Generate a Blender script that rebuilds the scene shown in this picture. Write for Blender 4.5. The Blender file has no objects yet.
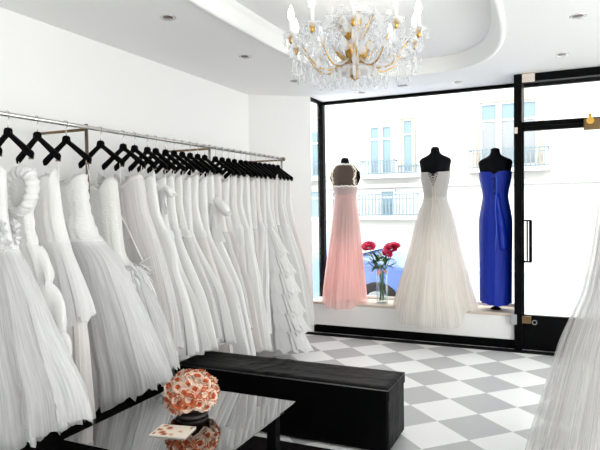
import bpy, math, random
from mathutils import Vector, Matrix
S = bpy.context.scene
C = S.collection
PI = math.pi
cos, sin = math.cos, math.sin

# ------------------------------------------------------------------ helpers
class MB:
    def __init__(s):
        s.v = []; s.f = []
    def add(s, vs, fs):
        b = len(s.v); s.v += [tuple(p) for p in vs]; s.f += [tuple(i + b for i in f) for f in fs]
        return s
    def box(s, x0, x1, y0, y1, z0, z1):
        return s.add([(x0,y0,z0),(x1,y0,z0),(x1,y1,z0),(x0,y1,z0),(x0,y0,z1),(x1,y0,z1),(x1,y1,z1),(x0,y1,z1)],
                     [(0,3,2,1),(4,5,6,7),(0,1,5,4),(1,2,6,5),(2,3,7,6),(3,0,4,7)])
    def prism(s, poly, y0, y1):            # polygon in x,z extruded along y
        n = len(poly)
        vs = [(x,y0,z) for x,z in poly] + [(x,y1,z) for x,z in poly]
        fs = [tuple(range(n)), tuple(range(2*n-1,n-1,-1))]
        fs += [(i,i+n,(i+1)%n+n,(i+1)%n) for i in range(n)]
        return s.add(vs, fs)
    def slab(s, poly, z0, z1):             # polygon in x,y extruded along z
        n = len(poly)
        vs = [(x,y,z0) for x,y in poly] + [(x,y,z1) for x,y in poly]
        fs = [tuple(range(n-1,-1,-1)), tuple(range(n,2*n))]
        fs += [(i,(i+1)%n,(i+1)%n+n,i+n) for i in range(n)]
        return s.add(vs, fs)
    def tube(s, pts, r, n=8, cap=True):
        pts = [Vector(p) for p in pts]; m = len(pts)
        rs = r if isinstance(r, (list, tuple)) else [r]*m
        up = Vector((0,0,1)); vs = []
        d0 = (pts[1]-pts[0]).normalized()
        a = d0.cross(up)
        if a.length < 1e-3: a = d0.cross(Vector((1,0,0)))
        a.normalize()
        for i,p in enumerate(pts):
            d = (pts[min(i+1,m-1)]-pts[max(i-1,0)]).normalized()
            a = (a - d*a.dot(d)).normalized(); b = d.cross(a)
            for k in range(n):
                t = 2*PI*k/n; vs.append(p + (a*cos(t)+b*sin(t))*rs[i])
        fs = [(i*n+k, i*n+(k+1)%n, (i+1)*n+(k+1)%n, (i+1)*n+k) for i in range(m-1) for k in range(n)]
        if cap: fs += [tuple(range(n-1,-1,-1)), tuple((m-1)*n+k for k in range(n))]
        return s.add(vs, fs)
    def lathe(s, prof, n=16, c=(0,0,0), sx=1, sy=1, cap=True):
        m = len(prof)
        vs = [(c[0]+r*cos(2*PI*k/n)*sx, c[1]+r*sin(2*PI*k/n)*sy, c[2]+z) for r,z in prof for k in range(n)]
        fs = [(i*n+k, i*n+(k+1)%n, (i+1)*n+(k+1)%n, (i+1)*n+k) for i in range(m-1) for k in range(n)]
        if cap: fs += [tuple(range(n-1,-1,-1)), tuple((m-1)*n+k for k in range(n))]
        return s.add(vs, fs)
    def ball(s, c, r, n=10, m=6, sz=1):
        prof = [(max(1e-4, r*sin(PI*j/m)), -r*cos(PI*j/m)*sz) for j in range(m+1)]
        return s.lathe(prof, n, c)
    def grid(s, fn, nu, nv, closed=False):  # fn(u,v) u,v in 0..1
        cu = nu if closed else nu+1
        vs = [fn(i/nu, j/nv) for j in range(nv+1) for i in range(cu)]
        fs = []
        for j in range(nv):
            for i in range(nu):
                i2 = (i+1)%cu if closed else i+1
                fs.append((j*cu+i, j*cu+i2, (j+1)*cu+i2, (j+1)*cu+i))
        return s.add(vs, fs)
    def build(s, name, mat, parent=None, smooth=False, bevel=0, sub=0, solid=0):
        me = bpy.data.meshes.new(name)
        me.from_pydata(s.v, [], s.f); me.update()
        if smooth: me.polygons.foreach_set('use_smooth', [True]*len(me.polygons))
        o = bpy.data.objects.new(name, me); C.objects.link(o)
        if mat: me.materials.append(mat)
        if parent: o.parent = parent
        if bevel:
            b = o.modifiers.new('b','BEVEL'); b.width = bevel; b.segments = 2; b.limit_method = 'ANGLE'
        if solid:
            q = o.modifiers.new('s','SOLIDIFY'); q.thickness = solid; q.offset = 0
        if sub:
            q = o.modifiers.new('u','SUBSURF'); q.levels = sub; q.render_levels = sub
        return o

def tag(o, label=None, cat=None, group=None, kind=None):
    if label: o['label'] = label
    if cat: o['category'] = cat
    if group: o['group'] = group
    if kind: o['kind'] = kind
    return o
def thing(name, label, cat, loc=(0,0,0), rz=0, group=None):
    o = bpy.data.objects.new(name, None); C.objects.link(o)
    o.location = loc; o.rotation_euler = (0,0,rz); o.empty_display_size = .1
    return tag(o, label, cat, group)
def dup(o, parent=None):
    c = o.copy(); C.objects.link(c); c.parent = parent
    for ch in list(o.children): dup(ch, c)
    return c
def lerp(a,b,t): return a+(b-a)*t
def sm(t):
    t = max(0,min(1,t)); return t*t*(3-2*t)
def interp(pts, z):                        # pts sorted by descending z, smooth monotone-ish
    if z >= pts[0][0]: return pts[0][1]
    for (z0,a),(z1,b) in zip(pts, pts[1:]):
        if z >= z1: return lerp(a,b,(z0-z)/(z0-z1))
    return pts[-1][1]
def sinterp(pts, z, w=.05):
    return (interp(pts,z-w)+2*interp(pts,z)+interp(pts,z+w)+interp(pts,z-w/2)+interp(pts,z+w/2))/6

# ------------------------------------------------------------------ materials
def M(name, col, rough=.5, metal=0, spec=.5, bump=None, var=None, **kw):
    m = bpy.data.materials.new(name); m.use_nodes = True
    nt = m.node_tree; p = nt.nodes['Principled BSDF']
    p.inputs['Base Color'].default_value = (*col,1); p.inputs['Roughness'].default_value = rough
    p.inputs['Metallic'].default_value = metal; p.inputs['Specular IOR Level'].default_value = spec
    for k,v in kw.items(): p.inputs[k.replace('_',' ')].default_value = v
    tc = nt.nodes.new('ShaderNodeTexCoord')
    if var:
        n = nt.nodes.new('ShaderNodeTexNoise'); n.inputs['Scale'].default_value = var[0]
        nt.links.new(tc.outputs['Object'], n.inputs['Vector'])
        mx = nt.nodes.new('ShaderNodeMix'); mx.data_type = 'RGBA'
        mx.inputs['A'].default_value = (*col,1); mx.inputs['B'].default_value = (*var[1],1)
        nt.links.new(n.outputs['Fac'], mx.inputs['Factor']); nt.links.new(mx.outputs['Result'], p.inputs['Base Color'])
    if bump:
        n = nt.nodes.new('ShaderNodeTexNoise'); n.inputs['Scale'].default_value = bump[0]; n.inputs['Detail'].default_value = 4
        mp = nt.nodes.new('ShaderNodeMapping'); mp.inputs['Scale'].default_value = bump[2] if len(bump)>2 else (1,1,1)
        nt.links.new(tc.outputs['Object'], mp.inputs['Vector']); nt.links.new(mp.outputs['Vector'], n.inputs['Vector'])
        b = nt.nodes.new('ShaderNodeBump'); b.inputs['Strength'].default_value = bump[1]; b.inputs['Distance'].default_value = .02
        nt.links.new(n.outputs['Fac'], b.inputs['Height']); nt.links.new(b.outputs['Normal'], p.inputs['Normal'])
    return m
def cloth_mat(name, col, trans=.3, clear=0, rough=.8, fold=(14,.25), streak=None, tex=None, sdev=.14):
    """diffuse + translucent cloth, optionally partly see-through (net)"""
    m = bpy.data.materials.new(name); m.use_nodes = True
    nt = m.node_tree; N = nt.nodes; L = nt.links
    for n in list(N): N.remove(n)
    out = N.new('ShaderNodeOutputMaterial')
    pr = N.new('ShaderNodeBsdfPrincipled'); pr.inputs['Base Color'].default_value = (*col,1)
    pr.inputs['Roughness'].default_value = rough; pr.inputs['Specular IOR Level'].default_value = .3
    tr = N.new('ShaderNodeBsdfTranslucent'); tr.inputs['Color'].default_value = (*col,1)
    mx = N.new('ShaderNodeMixShader'); mx.inputs[0].default_value = trans
    L.new(pr.outputs[0], mx.inputs[1]); L.new(tr.outputs[0], mx.inputs[2])
    tc = N.new('ShaderNodeTexCoord')
    if fold:
        mp = N.new('ShaderNodeMapping'); mp.inputs['Scale'].default_value = (7,.35,1)
        n = N.new('ShaderNodeTexNoise'); n.inputs['Scale'].default_value = fold[0]; n.inputs['Detail'].default_value = 2
        b = N.new('ShaderNodeBump'); b.inputs['Strength'].default_value = fold[1]; b.inputs['Distance'].default_value = .012
        L.new(tc.outputs['UV'], mp.inputs['Vector']); L.new(mp.outputs['Vector'], n.inputs['Vector'])
        L.new(n.outputs['Fac'], b.inputs['Height'])
        L.new(b.outputs['Normal'], pr.inputs['Normal']); L.new(b.outputs['Normal'], tr.inputs['Normal'])
    if tex:
        n = N.new('ShaderNodeTexNoise'); n.inputs['Scale'].default_value = tex[0]; n.inputs['Detail'].default_value = 3
        mp = N.new('ShaderNodeMapping'); mp.inputs['Scale'].default_value = tex[2]
        b = N.new('ShaderNodeBump'); b.inputs['Strength'].default_value = tex[1]; b.inputs['Distance'].default_value = .015
        L.new(tc.outputs['Object'], mp.inputs['Vector']); L.new(mp.outputs['Vector'], n.inputs['Vector'])
        L.new(n.outputs['Fac'], b.inputs['Height'])
        L.new(b.outputs['Normal'], pr.inputs['Normal']); L.new(b.outputs['Normal'], tr.inputs['Normal'])
    last = mx
    if clear:
        tp = N.new('ShaderNodeBsdfTransparent')
        m2 = N.new('ShaderNodeMixShader'); m2.inputs[0].default_value = clear
        L.new(mx.outputs[0], m2.inputs[1]); L.new(tp.outputs[0], m2.inputs[2]); last = m2
        if streak:
            mp2 = N.new('ShaderNodeMapping'); mp2.inputs['Scale'].default_value = (4,.08,1)
            n2 = N.new('ShaderNodeTexNoise'); n2.inputs['Scale'].default_value = streak; n2.inputs['Detail'].default_value = 3
            rm = N.new('ShaderNodeMapRange'); rm.inputs['From Min'].default_value = .3; rm.inputs['From Max'].default_value = .7
            rm.inputs['To Min'].default_value = max(0,clear-sdev); rm.inputs['To Max'].default_value = min(1,clear+sdev)
            L.new(tc.outputs['UV'], mp2.inputs['Vector']); L.new(mp2.outputs['Vector'], n2.inputs['Vector'])
            L.new(n2.outputs['Fac'], rm.inputs['Value']); L.new(rm.outputs['Result'], m2.inputs[0])
    L.new(last.outputs[0], out.inputs['Surface'])
    return m
def glass_mat(name, tint, ior=1.45, rough=.0, boost=1.0):
    m = bpy.data.materials.new(name); m.use_nodes = True
    nt = m.node_tree; N = nt.nodes; L = nt.links
    for n in list(N): N.remove(n)
    out = N.new('ShaderNodeOutputMaterial'); fr = N.new('ShaderNodeFresnel'); fr.inputs['IOR'].default_value = ior
    tp = N.new('ShaderNodeBsdfTransparent'); tp.inputs['Color'].default_value = (*tint,1)
    gl = N.new('ShaderNodeBsdfGlossy'); gl.inputs['Roughness'].default_value = rough
    ml = N.new('ShaderNodeMath'); ml.operation = 'MULTIPLY'; ml.inputs[1].default_value = boost; ml.use_clamp = True
    ge = N.new('ShaderNodeNewGeometry'); iv = N.new('ShaderNodeMath'); iv.operation = 'SUBTRACT'; iv.inputs[0].default_value = 1
    m0 = N.new('ShaderNodeMath'); m0.operation = 'MULTIPLY'
    L.new(ge.outputs['Backfacing'], iv.inputs[1]); L.new(fr.outputs[0], m0.inputs[0]); L.new(iv.outputs[0], m0.inputs[1]); L.new(m0.outputs[0], ml.inputs[0])
    mx = N.new('ShaderNodeMixShader'); L.new(ml.outputs[0], mx.inputs[0])
    L.new(tp.outputs[0], mx.inputs[1]); L.new(gl.outputs[0], mx.inputs[2]); L.new(mx.outputs[0], out.inputs['Surface'])
    return m
def emit_mat(name, col, st):
    m = M(name, col, .4); p = m.node_tree.nodes['Principled BSDF']
    p.inputs['Emission Color'].default_value = (*col,1); p.inputs['Emission Strength'].default_value = st
    return m

m_wall = M('plaster_white', (.86,.855,.85), .75, bump=(30,.05))
m_ceil = M('ceiling_white', (.87,.87,.865), .8)
m_trim = M('moulding_white', (.88,.88,.87), .5)
m_black = M('black_lacquer', (.002,.002,.0025), .45, spec=.06)
m_hanger = M('black_hanger_wood', (.002,.002,.002), .55, spec=.04)
m_chrome = M('chrome', (.62,.6,.58), .22, 1)
m_brown = M('bronze_post', (.22,.16,.12), .3, .9)
m_brass = M('brass', (.72,.42,.10), .25, 1)
m_oldbrass = M('old_brass', (.20,.13,.06), .4, .8)
m_steel = M('grey_steel', (.45,.45,.46), .4, .7)
m_beige = M('beige_plastic', (.72,.63,.55), .5)
m_leather = M('black_leatherette', (.0012,.0012,.0015), .45, spec=.06, bump=(7,.5,(1,1.6,1)))
m_satin = cloth_mat('white_satin', (.86,.855,.85), .18, 0, .5, (10,.25))
m_crepe = cloth_mat('white_crepe', (.84,.83,.82), .2, 0, .8, (26,.35))
m_lace = cloth_mat('ivory_lace', (.82,.80,.78), .2, 0, .9, (60,.5))
m_organza = cloth_mat('white_organza', (.87,.87,.87), .35, 0, .7, (16,.3))
m_net = cloth_mat('white_tulle', (.88,.88,.88), .4, .42, .9, (20,.2), 40)
m_under = cloth_mat('under_skirt', (.82,.81,.81), .3, 0, .9, (12,.3))
m_blush = cloth_mat('pale_blush_cloth', (.84,.80,.79), .25, 0, .85, (22,.3))
m_veil = cloth_mat('loose_tulle', (.86,.85,.84), .35, .66, .9, (18,.15), 30)
m_ivory = cloth_mat('ivory_satin', (.90,.87,.83), .55, 0, .5, (10,.2))
m_pink = cloth_mat('pink_chiffon', (.96,.74,.72), .55, 0, .8, (14,.2))
m_pinknet = cloth_mat('pink_chiffon_layer', (.97,.75,.73), .6, .30, .8, (14,.2), 30)
m_blue = cloth_mat('cobalt_satin', (.0006,.022,.36), .08, 0, .36, (12,.5))
m_mesh = cloth_mat('brown_net', (.10,.07,.055), .1, 0, .8, (80,.2))
m_bead = M('pearl_beads', (.85,.83,.78), .25)
m_gold = M('gold_beads', (.75,.5,.15), .3, 1)
m_form = M('black_jersey_form', (.004,.004,.006), .8, spec=.1)
m_pane = glass_mat('window_glass', (.97,.985,.98), 1.3)
m_tableglass = glass_mat('smoked_table_glass', (.035,.033,.03), 2.2, .012, 2.3)
m_crystal = glass_mat('cut_crystal', (.96,.97,.98), 1.6, .15, 1.3)
def crystal_fix(m):
    nt = m.node_tree; N = nt.nodes; L = nt.links; out = [n for n in N if n.type=='OUTPUT_MATERIAL'][0]; src = out.inputs[0].links[0].from_socket
    df = N.new('ShaderNodeBsdfDiffuse'); df.inputs['Color'].default_value = (.95,.95,.95,1); tr = N.new('ShaderNodeBsdfTranslucent'); tr.inputs['Color'].default_value = (.95,.95,.95,1)
    a = N.new('ShaderNodeMixShader'); a.inputs[0].default_value = .5; L.new(df.outputs[0],a.inputs[1]); L.new(tr.outputs[0],a.inputs[2])
    b = N.new('ShaderNodeMixShader'); b.inputs[0].default_value = .28; L.new(src,b.inputs[1]); L.new(a.outputs[0],b.inputs[2]); L.new(b.outputs[0],out.inputs[0])
crystal_fix(m_crystal)
m_vase = glass_mat('vase_glass', (.93,.96,.96), 1.5, .02)
m_candle = M('candle_sleeve', (.9,.9,.88), .5)
m_bulb = emit_mat('lit_bulb', (1,.97,.92), 6)
m_green = M('leaf_green', (.035,.12,.04), .5, var=(30,(.09,.2,.06)))
m_stem = M('stem_green', (.10,.2,.07), .5)
m_red = M('crimson_petal', (.62,.015,.07), .6, var=(25,(.8,.06,.16)))
m_cream = M('cream_petal', (.84,.73,.62), .7, var=(40,(.78,.48,.33)))
m_coral = M('coral_petal', (.55,.08,.03), .65, var=(40,(.68,.22,.07)))
m_foam = M('dark_foam', (.06,.03,.02), .8)
m_white_plastic = M('white_paint', (.8,.8,.8), .4)
m_stone = M('facade_limestone', (.50,.50,.49), .9, var=(1.2,(.44,.44,.43)), bump=(20,.1))
m_stone2 = M('facade_surround', (.33,.285,.22), .9)
m_blindglass = M('sky_blue_glass', (.13,.20,.25), .15)
m_shade = M('grey_blind', (.20,.215,.23), .7)
m_frame_white = M('white_window_paint', (.42,.45,.47), .5)
m_iron = M('painted_iron', (.15,.21,.25), .5)
m_asphalt = M('asphalt', (.30,.31,.33), .85, var=(6,(.34,.35,.37)))
m_pave = M('pavement', (.42,.43,.44), .9, var=(4,(.38,.39,.40)))
m_car = M('blue_car_paint', (.16,.26,.60), .25, spec=.6)
m_carglass = M('car_glass', (.35,.48,.55), .05)
m_tyre = M('tyre', (.02,.02,.02), .8)

m_bod = [cloth_mat('bodice_satin',(.85,.845,.84),.15,0,.5,None,None,(9,.3,(1,1,3))), cloth_mat('bodice_lace',(.82,.81,.795),.15,0,.9,None,None,(90,.35,(1,1,1))),
         cloth_mat('bodice_ruched',(.85,.845,.84),.15,0,.7,None,None,(30,.32,(1.6,1,3))), cloth_mat('bodice_crepe',(.84,.83,.82),.15,0,.8,None,None,(50,.3,(1,1,.3)))]
# ------------------------------------------------------------------ room constants
ZC = 2.622; XW = -3.03; YP = 5.766; YW = 6.135; ZS = .345
XR = 2.4; YB = -3.4

# floor: white and grey tiles laid on the diagonal
def floor_mat():
    m = bpy.data.materials.new('checker_tiles'); m.use_nodes = True
    nt = m.node_tree; N = nt.nodes; L = nt.links; p = N['Principled BSDF']
    tc = N.new('ShaderNodeTexCoord'); mp = N.new('ShaderNodeMapping')
    side = .459/math.sqrt(2)
    mp.vector_type = 'TEXTURE'
    mp.inputs['Location'].default_value = (-.704,4.107,.003); mp.inputs['Rotation'].default_value = (0,0,PI/4)
    mp.inputs['Scale'].default_value = (side,side,1)
    ck = N.new('ShaderNodeTexChecker'); ck.inputs['Scale'].default_value = 1
    ck.inputs['Color1'].default_value = (.86,.86,.86,1); ck.inputs['Color2'].default_value = (.46,.465,.475,1)
    L.new(tc.outputs['Object'], mp.inputs['Vector']); L.new(mp.outputs['Vector'], ck.inputs['Vector'])
    n = N.new('ShaderNodeTexNoise'); n.inputs['Scale'].default_value = 160; n.inputs['Detail'].default_value = 2
    L.new(tc.outputs['Object'], n.inputs['Vector'])
    rm = N.new('ShaderNodeMapRange'); rm.inputs['To Min'].default_value = .82; rm.inputs['To Max'].default_value = 1.12
    L.new(n.outputs['Fac'], rm.inputs['Value'])
    mu = N.new('ShaderNodeMix'); mu.data_type = 'RGBA'; mu.blend_type = 'MULTIPLY'; mu.inputs['Factor'].default_value = 1
    L.new(ck.outputs['Color'], mu.inputs['A']); L.new(rm.outputs['Result'], mu.inputs['B'])
    L.new(mu.outputs['Result'], p.inputs['Base Color'])
    p.inputs['Roughness'].default_value = .38; p.inputs['Specular IOR Level'].default_value = .6
    return m
fl = MB().box(XW-.1, XR+.1, YB, YW+.1, -.1, 0).build('floor', floor_mat()); tag(fl, kind='structure')
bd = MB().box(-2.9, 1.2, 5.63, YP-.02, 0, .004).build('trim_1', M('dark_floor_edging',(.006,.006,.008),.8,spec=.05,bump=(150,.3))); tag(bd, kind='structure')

MBw = MB().box(XW-.1, XW, YB, 5.42, 0, 2.85); tag(MBw.build('wall_left', m_wall), kind='structure')
st = MB().slab([(XW-.05,5.314),(-2.48,5.77),(-2.52,5.785),(XW-.05,5.42)], 0, ZC); tag(st.build('wall_back', m_wall), kind='structure')
tag(MB().box(XR, XR+.1, 4.6, YW+.2, 0, 2.85).box(XR, XR+.1, YB, -2.2, 0, 2.85).box(XR, XR+.1, -2.2, 4.6, 0, .3).box(XR, XR+.1, -2.2, 4.6, 2.58, 2.85).build('wall_right', m_wall), kind='structure')
tag(MB().box(XW-.1, XR+.1, YB-.1, YB, 0, 2.85).build('wall_rear', m_wall), kind='structure')
w4 = MB()  # window added out of view so daylight enters from the right
for y_ in (-2.2,-.04,2.12,4.53): w4.box(XR+.02,XR+.07,y_,y_+.07,.3,2.58)
w4 = w4.build('added_window', m_black); tag(w4, kind='structure')
MB().box(XR+.04,XR+.05,-2.2,4.6,.3,2.58).build('pane', m_pane, w4)
tag(MB().box(.78, XR, YP-.02, YW, 0, ZC).build('wall_front', m_wall), kind='structure')

# ceiling with an oval tray
TC = (-1.14, 3.45); TA, TB = .805, 1.80
def oval(t, off=0):
    c, s_ = cos(t), sin(t); e = 2/3
    return (TC[0]+(TA-off)*math.copysign(abs(c)**e,c), TC[1]+(TB-off)*math.copysign(abs(s_)**e,s_))
NT = 128
def rect_pt(x, y):
    dx, dy = x-TC[0], y-TC[1]; k = []
    if dx > 1e-9: k.append((XR+.1-TC[0])/dx)
    if dx < -1e-9: k.append((XW-.1-TC[0])/dx)
    if dy > 1e-9: k.append((YW+.06-TC[1])/dy)
    if dy < -1e-9: k.append((YB-TC[1])/dy)
    k = min(k); return (TC[0]+dx*k, TC[1]+dy*k)
cm = MB(); vs = []; fs = []
ts = [2*PI*i/NT for i in range(NT)]
for cx_, cy_ in ((XR+.1,YW+.06),(XW-.1,YW+.06),(XW-.1,YB),(XR+.1,YB)):    # make sure the corners are met
    pass
inner = [oval(t) for t in ts]; outer = [rect_pt(*p) for p in inner]
for (cx_, cy_) in ((XR+.1,YW+.06),(XW-.1,YW+.06),(XW-.1,YB),(XR+.1,YB)):
    j = min(range(NT), key=lambda i: (outer[i][0]-cx_)**2+(outer[i][1]-cy_)**2); outer[j] = (cx_,cy_)
for a,b in zip(inner, outer): vs += [(a[0],a[1],ZC),(b[0],b[1],ZC)]
fs = [(2*i,2*((i+1)%NT),2*((i+1)%NT)+1,2*i+1) for i in range(NT)]
cm.add(vs, fs)
tp_ = [(*oval(t,-.03),ZC+.115) for t in ts]; cm.add(tp_, [tuple(range(NT))])
cm.add([(*oval(t,-.03),ZC) for t in ts]+tp_, [(i,(i+1)%NT,(i+1)%NT+NT,i+NT) for i in range(NT)])
tag(cm.build('ceiling', m_ceil), kind='structure')
tag(MB().box(XW-.1, XR+.1, YB-.3, YW+.06, ZC+.16, ZC+.26).build('light_block_slab', m_ceil), kind='structure')  # unseen slab added above the ceiling to block light
mo = MB(); prof = [(-.035,.001),(-.03,-.012),(-.005,-.018),(.008,-.012),(.010,.01),(.018,.028),(.022,.06),(.036,.085),(.055,.097),(.06,.114)]
mo.grid(lambda u,v: (*oval(2*PI*u, prof[round(v*9)][0]), ZC+prof[round(v*9)][1]), NT, 9, True)
tag(mo.build('trim_2', m_trim, smooth=True), kind='structure')

# ------------------------------------------------------------------ shop front
pl = thing('display_platform', 'low white display ledge under the shop window with black base strip', 'display ledge', (0,0,0))
MB().box(-2.475, -.37, YP, YW+.02, .09, ZS-.025).build('panel', m_wall, pl)
MB().box(-2.475, -.37, YP+.012, YW, 0, .09).build('base_strip', m_black, pl)
MB().box(-2.475, -.37, YP-.012, YW+.02, ZS-.025, ZS).build('sill', M('ledge_board',(.62,.52,.44),.5), pl, bevel=.004)
fr_ = MB()
for a in ((-2.44,-.40,YP-.006,YP,.10,.112),(-2.44,-.40,YP-.006,YP,ZS-.045,ZS-.033),(-2.44,-2.43,YP-.006,YP,.112,ZS-.045),(-.41,-.40,YP-.006,YP,.112,ZS-.045)): fr_.box(*a)
fr_.build('panel_bead', m_trim, pl)

w1 = MB().box(-2.47,-.30, YW,YW+.05, ZC-.035,ZC-.001).box(-2.545,-2.475,YW-.02,YW+.05,0,ZC-.001).box(-2.47,-.30,YW+.045,YW+.05,ZS-.03,ZS)
MB().box(-2.47,-.37,YW+.021,YW+.05,ZS+.001,ZS+.03).build('trim_3', m_trim)['kind'] = 'structure'
w1 = w1.build('window_1', m_black); tag(w1, kind='structure')
MB().box(-2.47,-.30,YW+.02,YW+.03,ZS+.03,ZC-.035).build('pane', m_pane, w1)
w2 = MB().box(-2.52,-2.485,5.775,YW-.02,ZC-.035,ZC-.001).box(-2.52,-2.485,6.10,YW-.02,ZS,ZS+.03).build('window_2', m_black); tag(w2, kind='structure')

MB().box(-2.508,-2.50,5.785,YW-.02,ZS,ZC-.035).build('pane', m_pane, w2)
MB().box(-2.53,-2.478,5.785,YW+.02,-.1,ZS).build('sill_panel', m_wall, w2)

# door: post, header, transom, leaf
PX = -.364
d1 = MB().box(PX-.003,PX+.066,YP-.04,YW+.05,0,ZC-.001).box(PX+.066,.78,YP-.02,YP+.05,ZC-.075,ZC-.001).box(PX+.066,.78,YW,YW+.05,ZC-.05,ZC-.001).box(.70,.78,YP-.02,YP+.06,0,ZC-.075)
d1 = d1.build('door_1', m_black); tag(d1, kind='structure')
MB().box(PX+.066,.70,YP-.01,YP+.04,2.13,2.175).build('transom_bar', m_black, d1)
MB().box(PX+.066,.70,YP+.01,YP+.018,2.175,ZC-.075).build('transom_pane', m_pane, d1)
lf = MB().box(PX+.066,PX+.082,YP,YP+.045,.005,2.128).box(PX+.082,.69,YP,YP+.045,2.09,2.128).box(.63,.69,YP,YP+.045,.005,2.09).box(PX+.082,.63,YP,YP+.045,.005,.335)
lf = lf.build('door_leaf', m_black, d1)
MB().box(PX+.082,.63,YP+.018,YP+.026,.335,2.09).build('pane', m_pane, lf)
hd = MB().box(PX+0.078,PX+0.153,YP-.05,YP-.03,1.235,1.25).box(PX+0.078,PX+0.153,YP-.05,YP-.03,.845,.86).box(PX+0.106,PX+0.120,YP-.052,YP-.028,.86,1.235).box(PX+0.128,PX+0.156,YP-.052,YP-.028,.855,1.24).box(PX+0.078,PX+0.093,YP-.05,YP,1.235,1.25).box(PX+0.078,PX+0.093,YP-.05,YP,.845,.86)
hd.build('door_handle', m_black, lf, bevel=.003)
MB().box(PX+.022,PX+.145,YP-.035,YP+.0,.262,.33).build('lock_case', m_oldbrass, lf, bevel=.004)
MB().box(PX-.035,PX+.020,YP-.062,YP-.04,.25,.345).build('strike_plate', m_steel, d1, bevel=.004)
MB().tube([(PX+.175+.02*cos(t),YP-.006,.272+.02*sin(t)) for t in [2*PI*i/14 for i in range(15)]],.004,6).build('keyhole_ring', m_steel, lf, True)
MB().tube([(PX+.055,YP-.006,.02),(PX+.055,YP-.006,.19)],.005,6).build('floor_bolt', m_steel, lf)
MB().box(.225,.37,YP-.06,YP,2.06,2.16)  .build('closer_box', m_oldbrass, lf, bevel=.006)
MB().tube([(.275,YP-.085,2.137),(.275,YP-.05,2.137)],.032,14).tube([(.275,YP-.07,2.137),(.275,YP-.06,2.20)],.012,10).build('closer_screw', m_brass, lf)
MB().box(PX+.07,PX+.18,YP-.055,YP-.02,ZC-.08,ZC-.005).build('sensor_box', m_beige, d1, bevel=.004)
MB().box(PX+.0,PX+.03,YP-.05,YP-.04,2.065,2.125).build('alarm_contact', m_beige, d1, bevel=.003)

# ------------------------------------------------------------------ ceiling fittings
dl0 = None
DL = [(-2.257,2.968,'round recessed downlight left of the ceiling tray, nearest of three along the dress wall'),
      (-2.289,4.001,'round recessed downlight left of the ceiling tray, middle of three along the dress wall'),
      (-2.305,4.992,'round recessed downlight below the chandelier edge, near the wall corner'),
      (-1.91,5.83,'small recessed downlight in the ceiling above the pink dress'),
      (-.892,5.80,'small recessed downlight in the ceiling above the blue dress'),
      (.042,5.149,'round recessed downlight near the ceiling edge above the glass door'),
      (.128,4.148,'round recessed downlight at the top right, farthest from the glass door')]
for x,y,lb in DL:
    if dl0 is None:
        dl0 = thing('ceiling_downlight', lb, 'downlight', (x,y,ZC), 0, 'recessed ceiling downlights')
        MB().lathe([(.034,-.001),(.05,-.004),(.052,-.001),(.052,.0)],20,cap=False).build('trim_ring', m_chrome, dl0, True)
        MB().lathe([(.034,-.0005),(.02,-.003),(.001,-.004)],20,cap=False).build('lamp', M('lamp_off',(.10,.06,.04),.3), dl0, True)
    else:
        o = dup(dl0); o.location = (x,y,ZC); o['label'] = lb
vt = thing('ceiling_vent', 'small square slotted vent in the ceiling over the white gown', 'vent', (-1.418,5.67,ZC))
MB().box(-.06,.06,-.05,.05,-.006,-.0005).build('frame', m_white_plastic, vt)
g_ = MB()
for i in range(4): g_.box(-.045+.025*i,-.033+.025*i,-.035,.035,-.009,-.006)
g_.build('slot', M('vent_dark',(.12,.12,.12),.6), vt)

# ------------------------------------------------------------------ chandelier
CH = (-1.10, 3.24)
ch = thing('crystal_chandelier', 'crystal chandelier with gilt stem and lit candle bulbs hanging from the oval tray', 'chandelier', (CH[0],CH[1],2.09))
Z0 = 2.09
MB().lathe([(.001,.062),(.012,.07),(.03,.08),(.05,.11),(.03,.14),(.015,.16),(.022,.20),(.034,.24),(.018,.28),(.010,.33),(.016,.37),(.026,.40),(.012,.43),(.006,.47)],16).build('stem', m_brass, ch, True)
MB().lathe([(.006,.647-.11),(.008,.62),(.05,.64),(.055,.6465)],16).tube([(0,0,.46),(0,0,.63)],.005,6).build('ceiling_rod', m_chrome, ch, True)
MB().lathe([(.02,.085),(.09,.10),(.125,.135),(.12,.138),(.085,.108),(.02,.093)],20).build('lower_bowl', m_crystal, ch, True)
MB().lathe([(.015,.405),(.07,.41),(.10,.435),(.095,.438),(.06,.417),(.015,.412)],20).build('upper_bowl', m_crystal, ch, True)
def drop(mb, c, h, r):                      # faceted pear drop hanging down from c
    x,y,z = c; n = 6
    mb.lathe([(.0006,0),(r*.35,-h*.12),(r*.3,-h*.2),(r*.55,-h*.35),(r,-h*.68),(r*.7,-h*.9),(.0006,-h)],n,c)
def bead(mb, c, r): mb.ball(c, r, 6, 4)
def chain(mb, a, b, sag, n, r):
    a = Vector(a); b = Vector(b)
    for i in range(n+1):
        t = i/n; p = a.lerp(b,t); p.z -= sag*4*t*(1-t); bead(mb, p, r)
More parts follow.
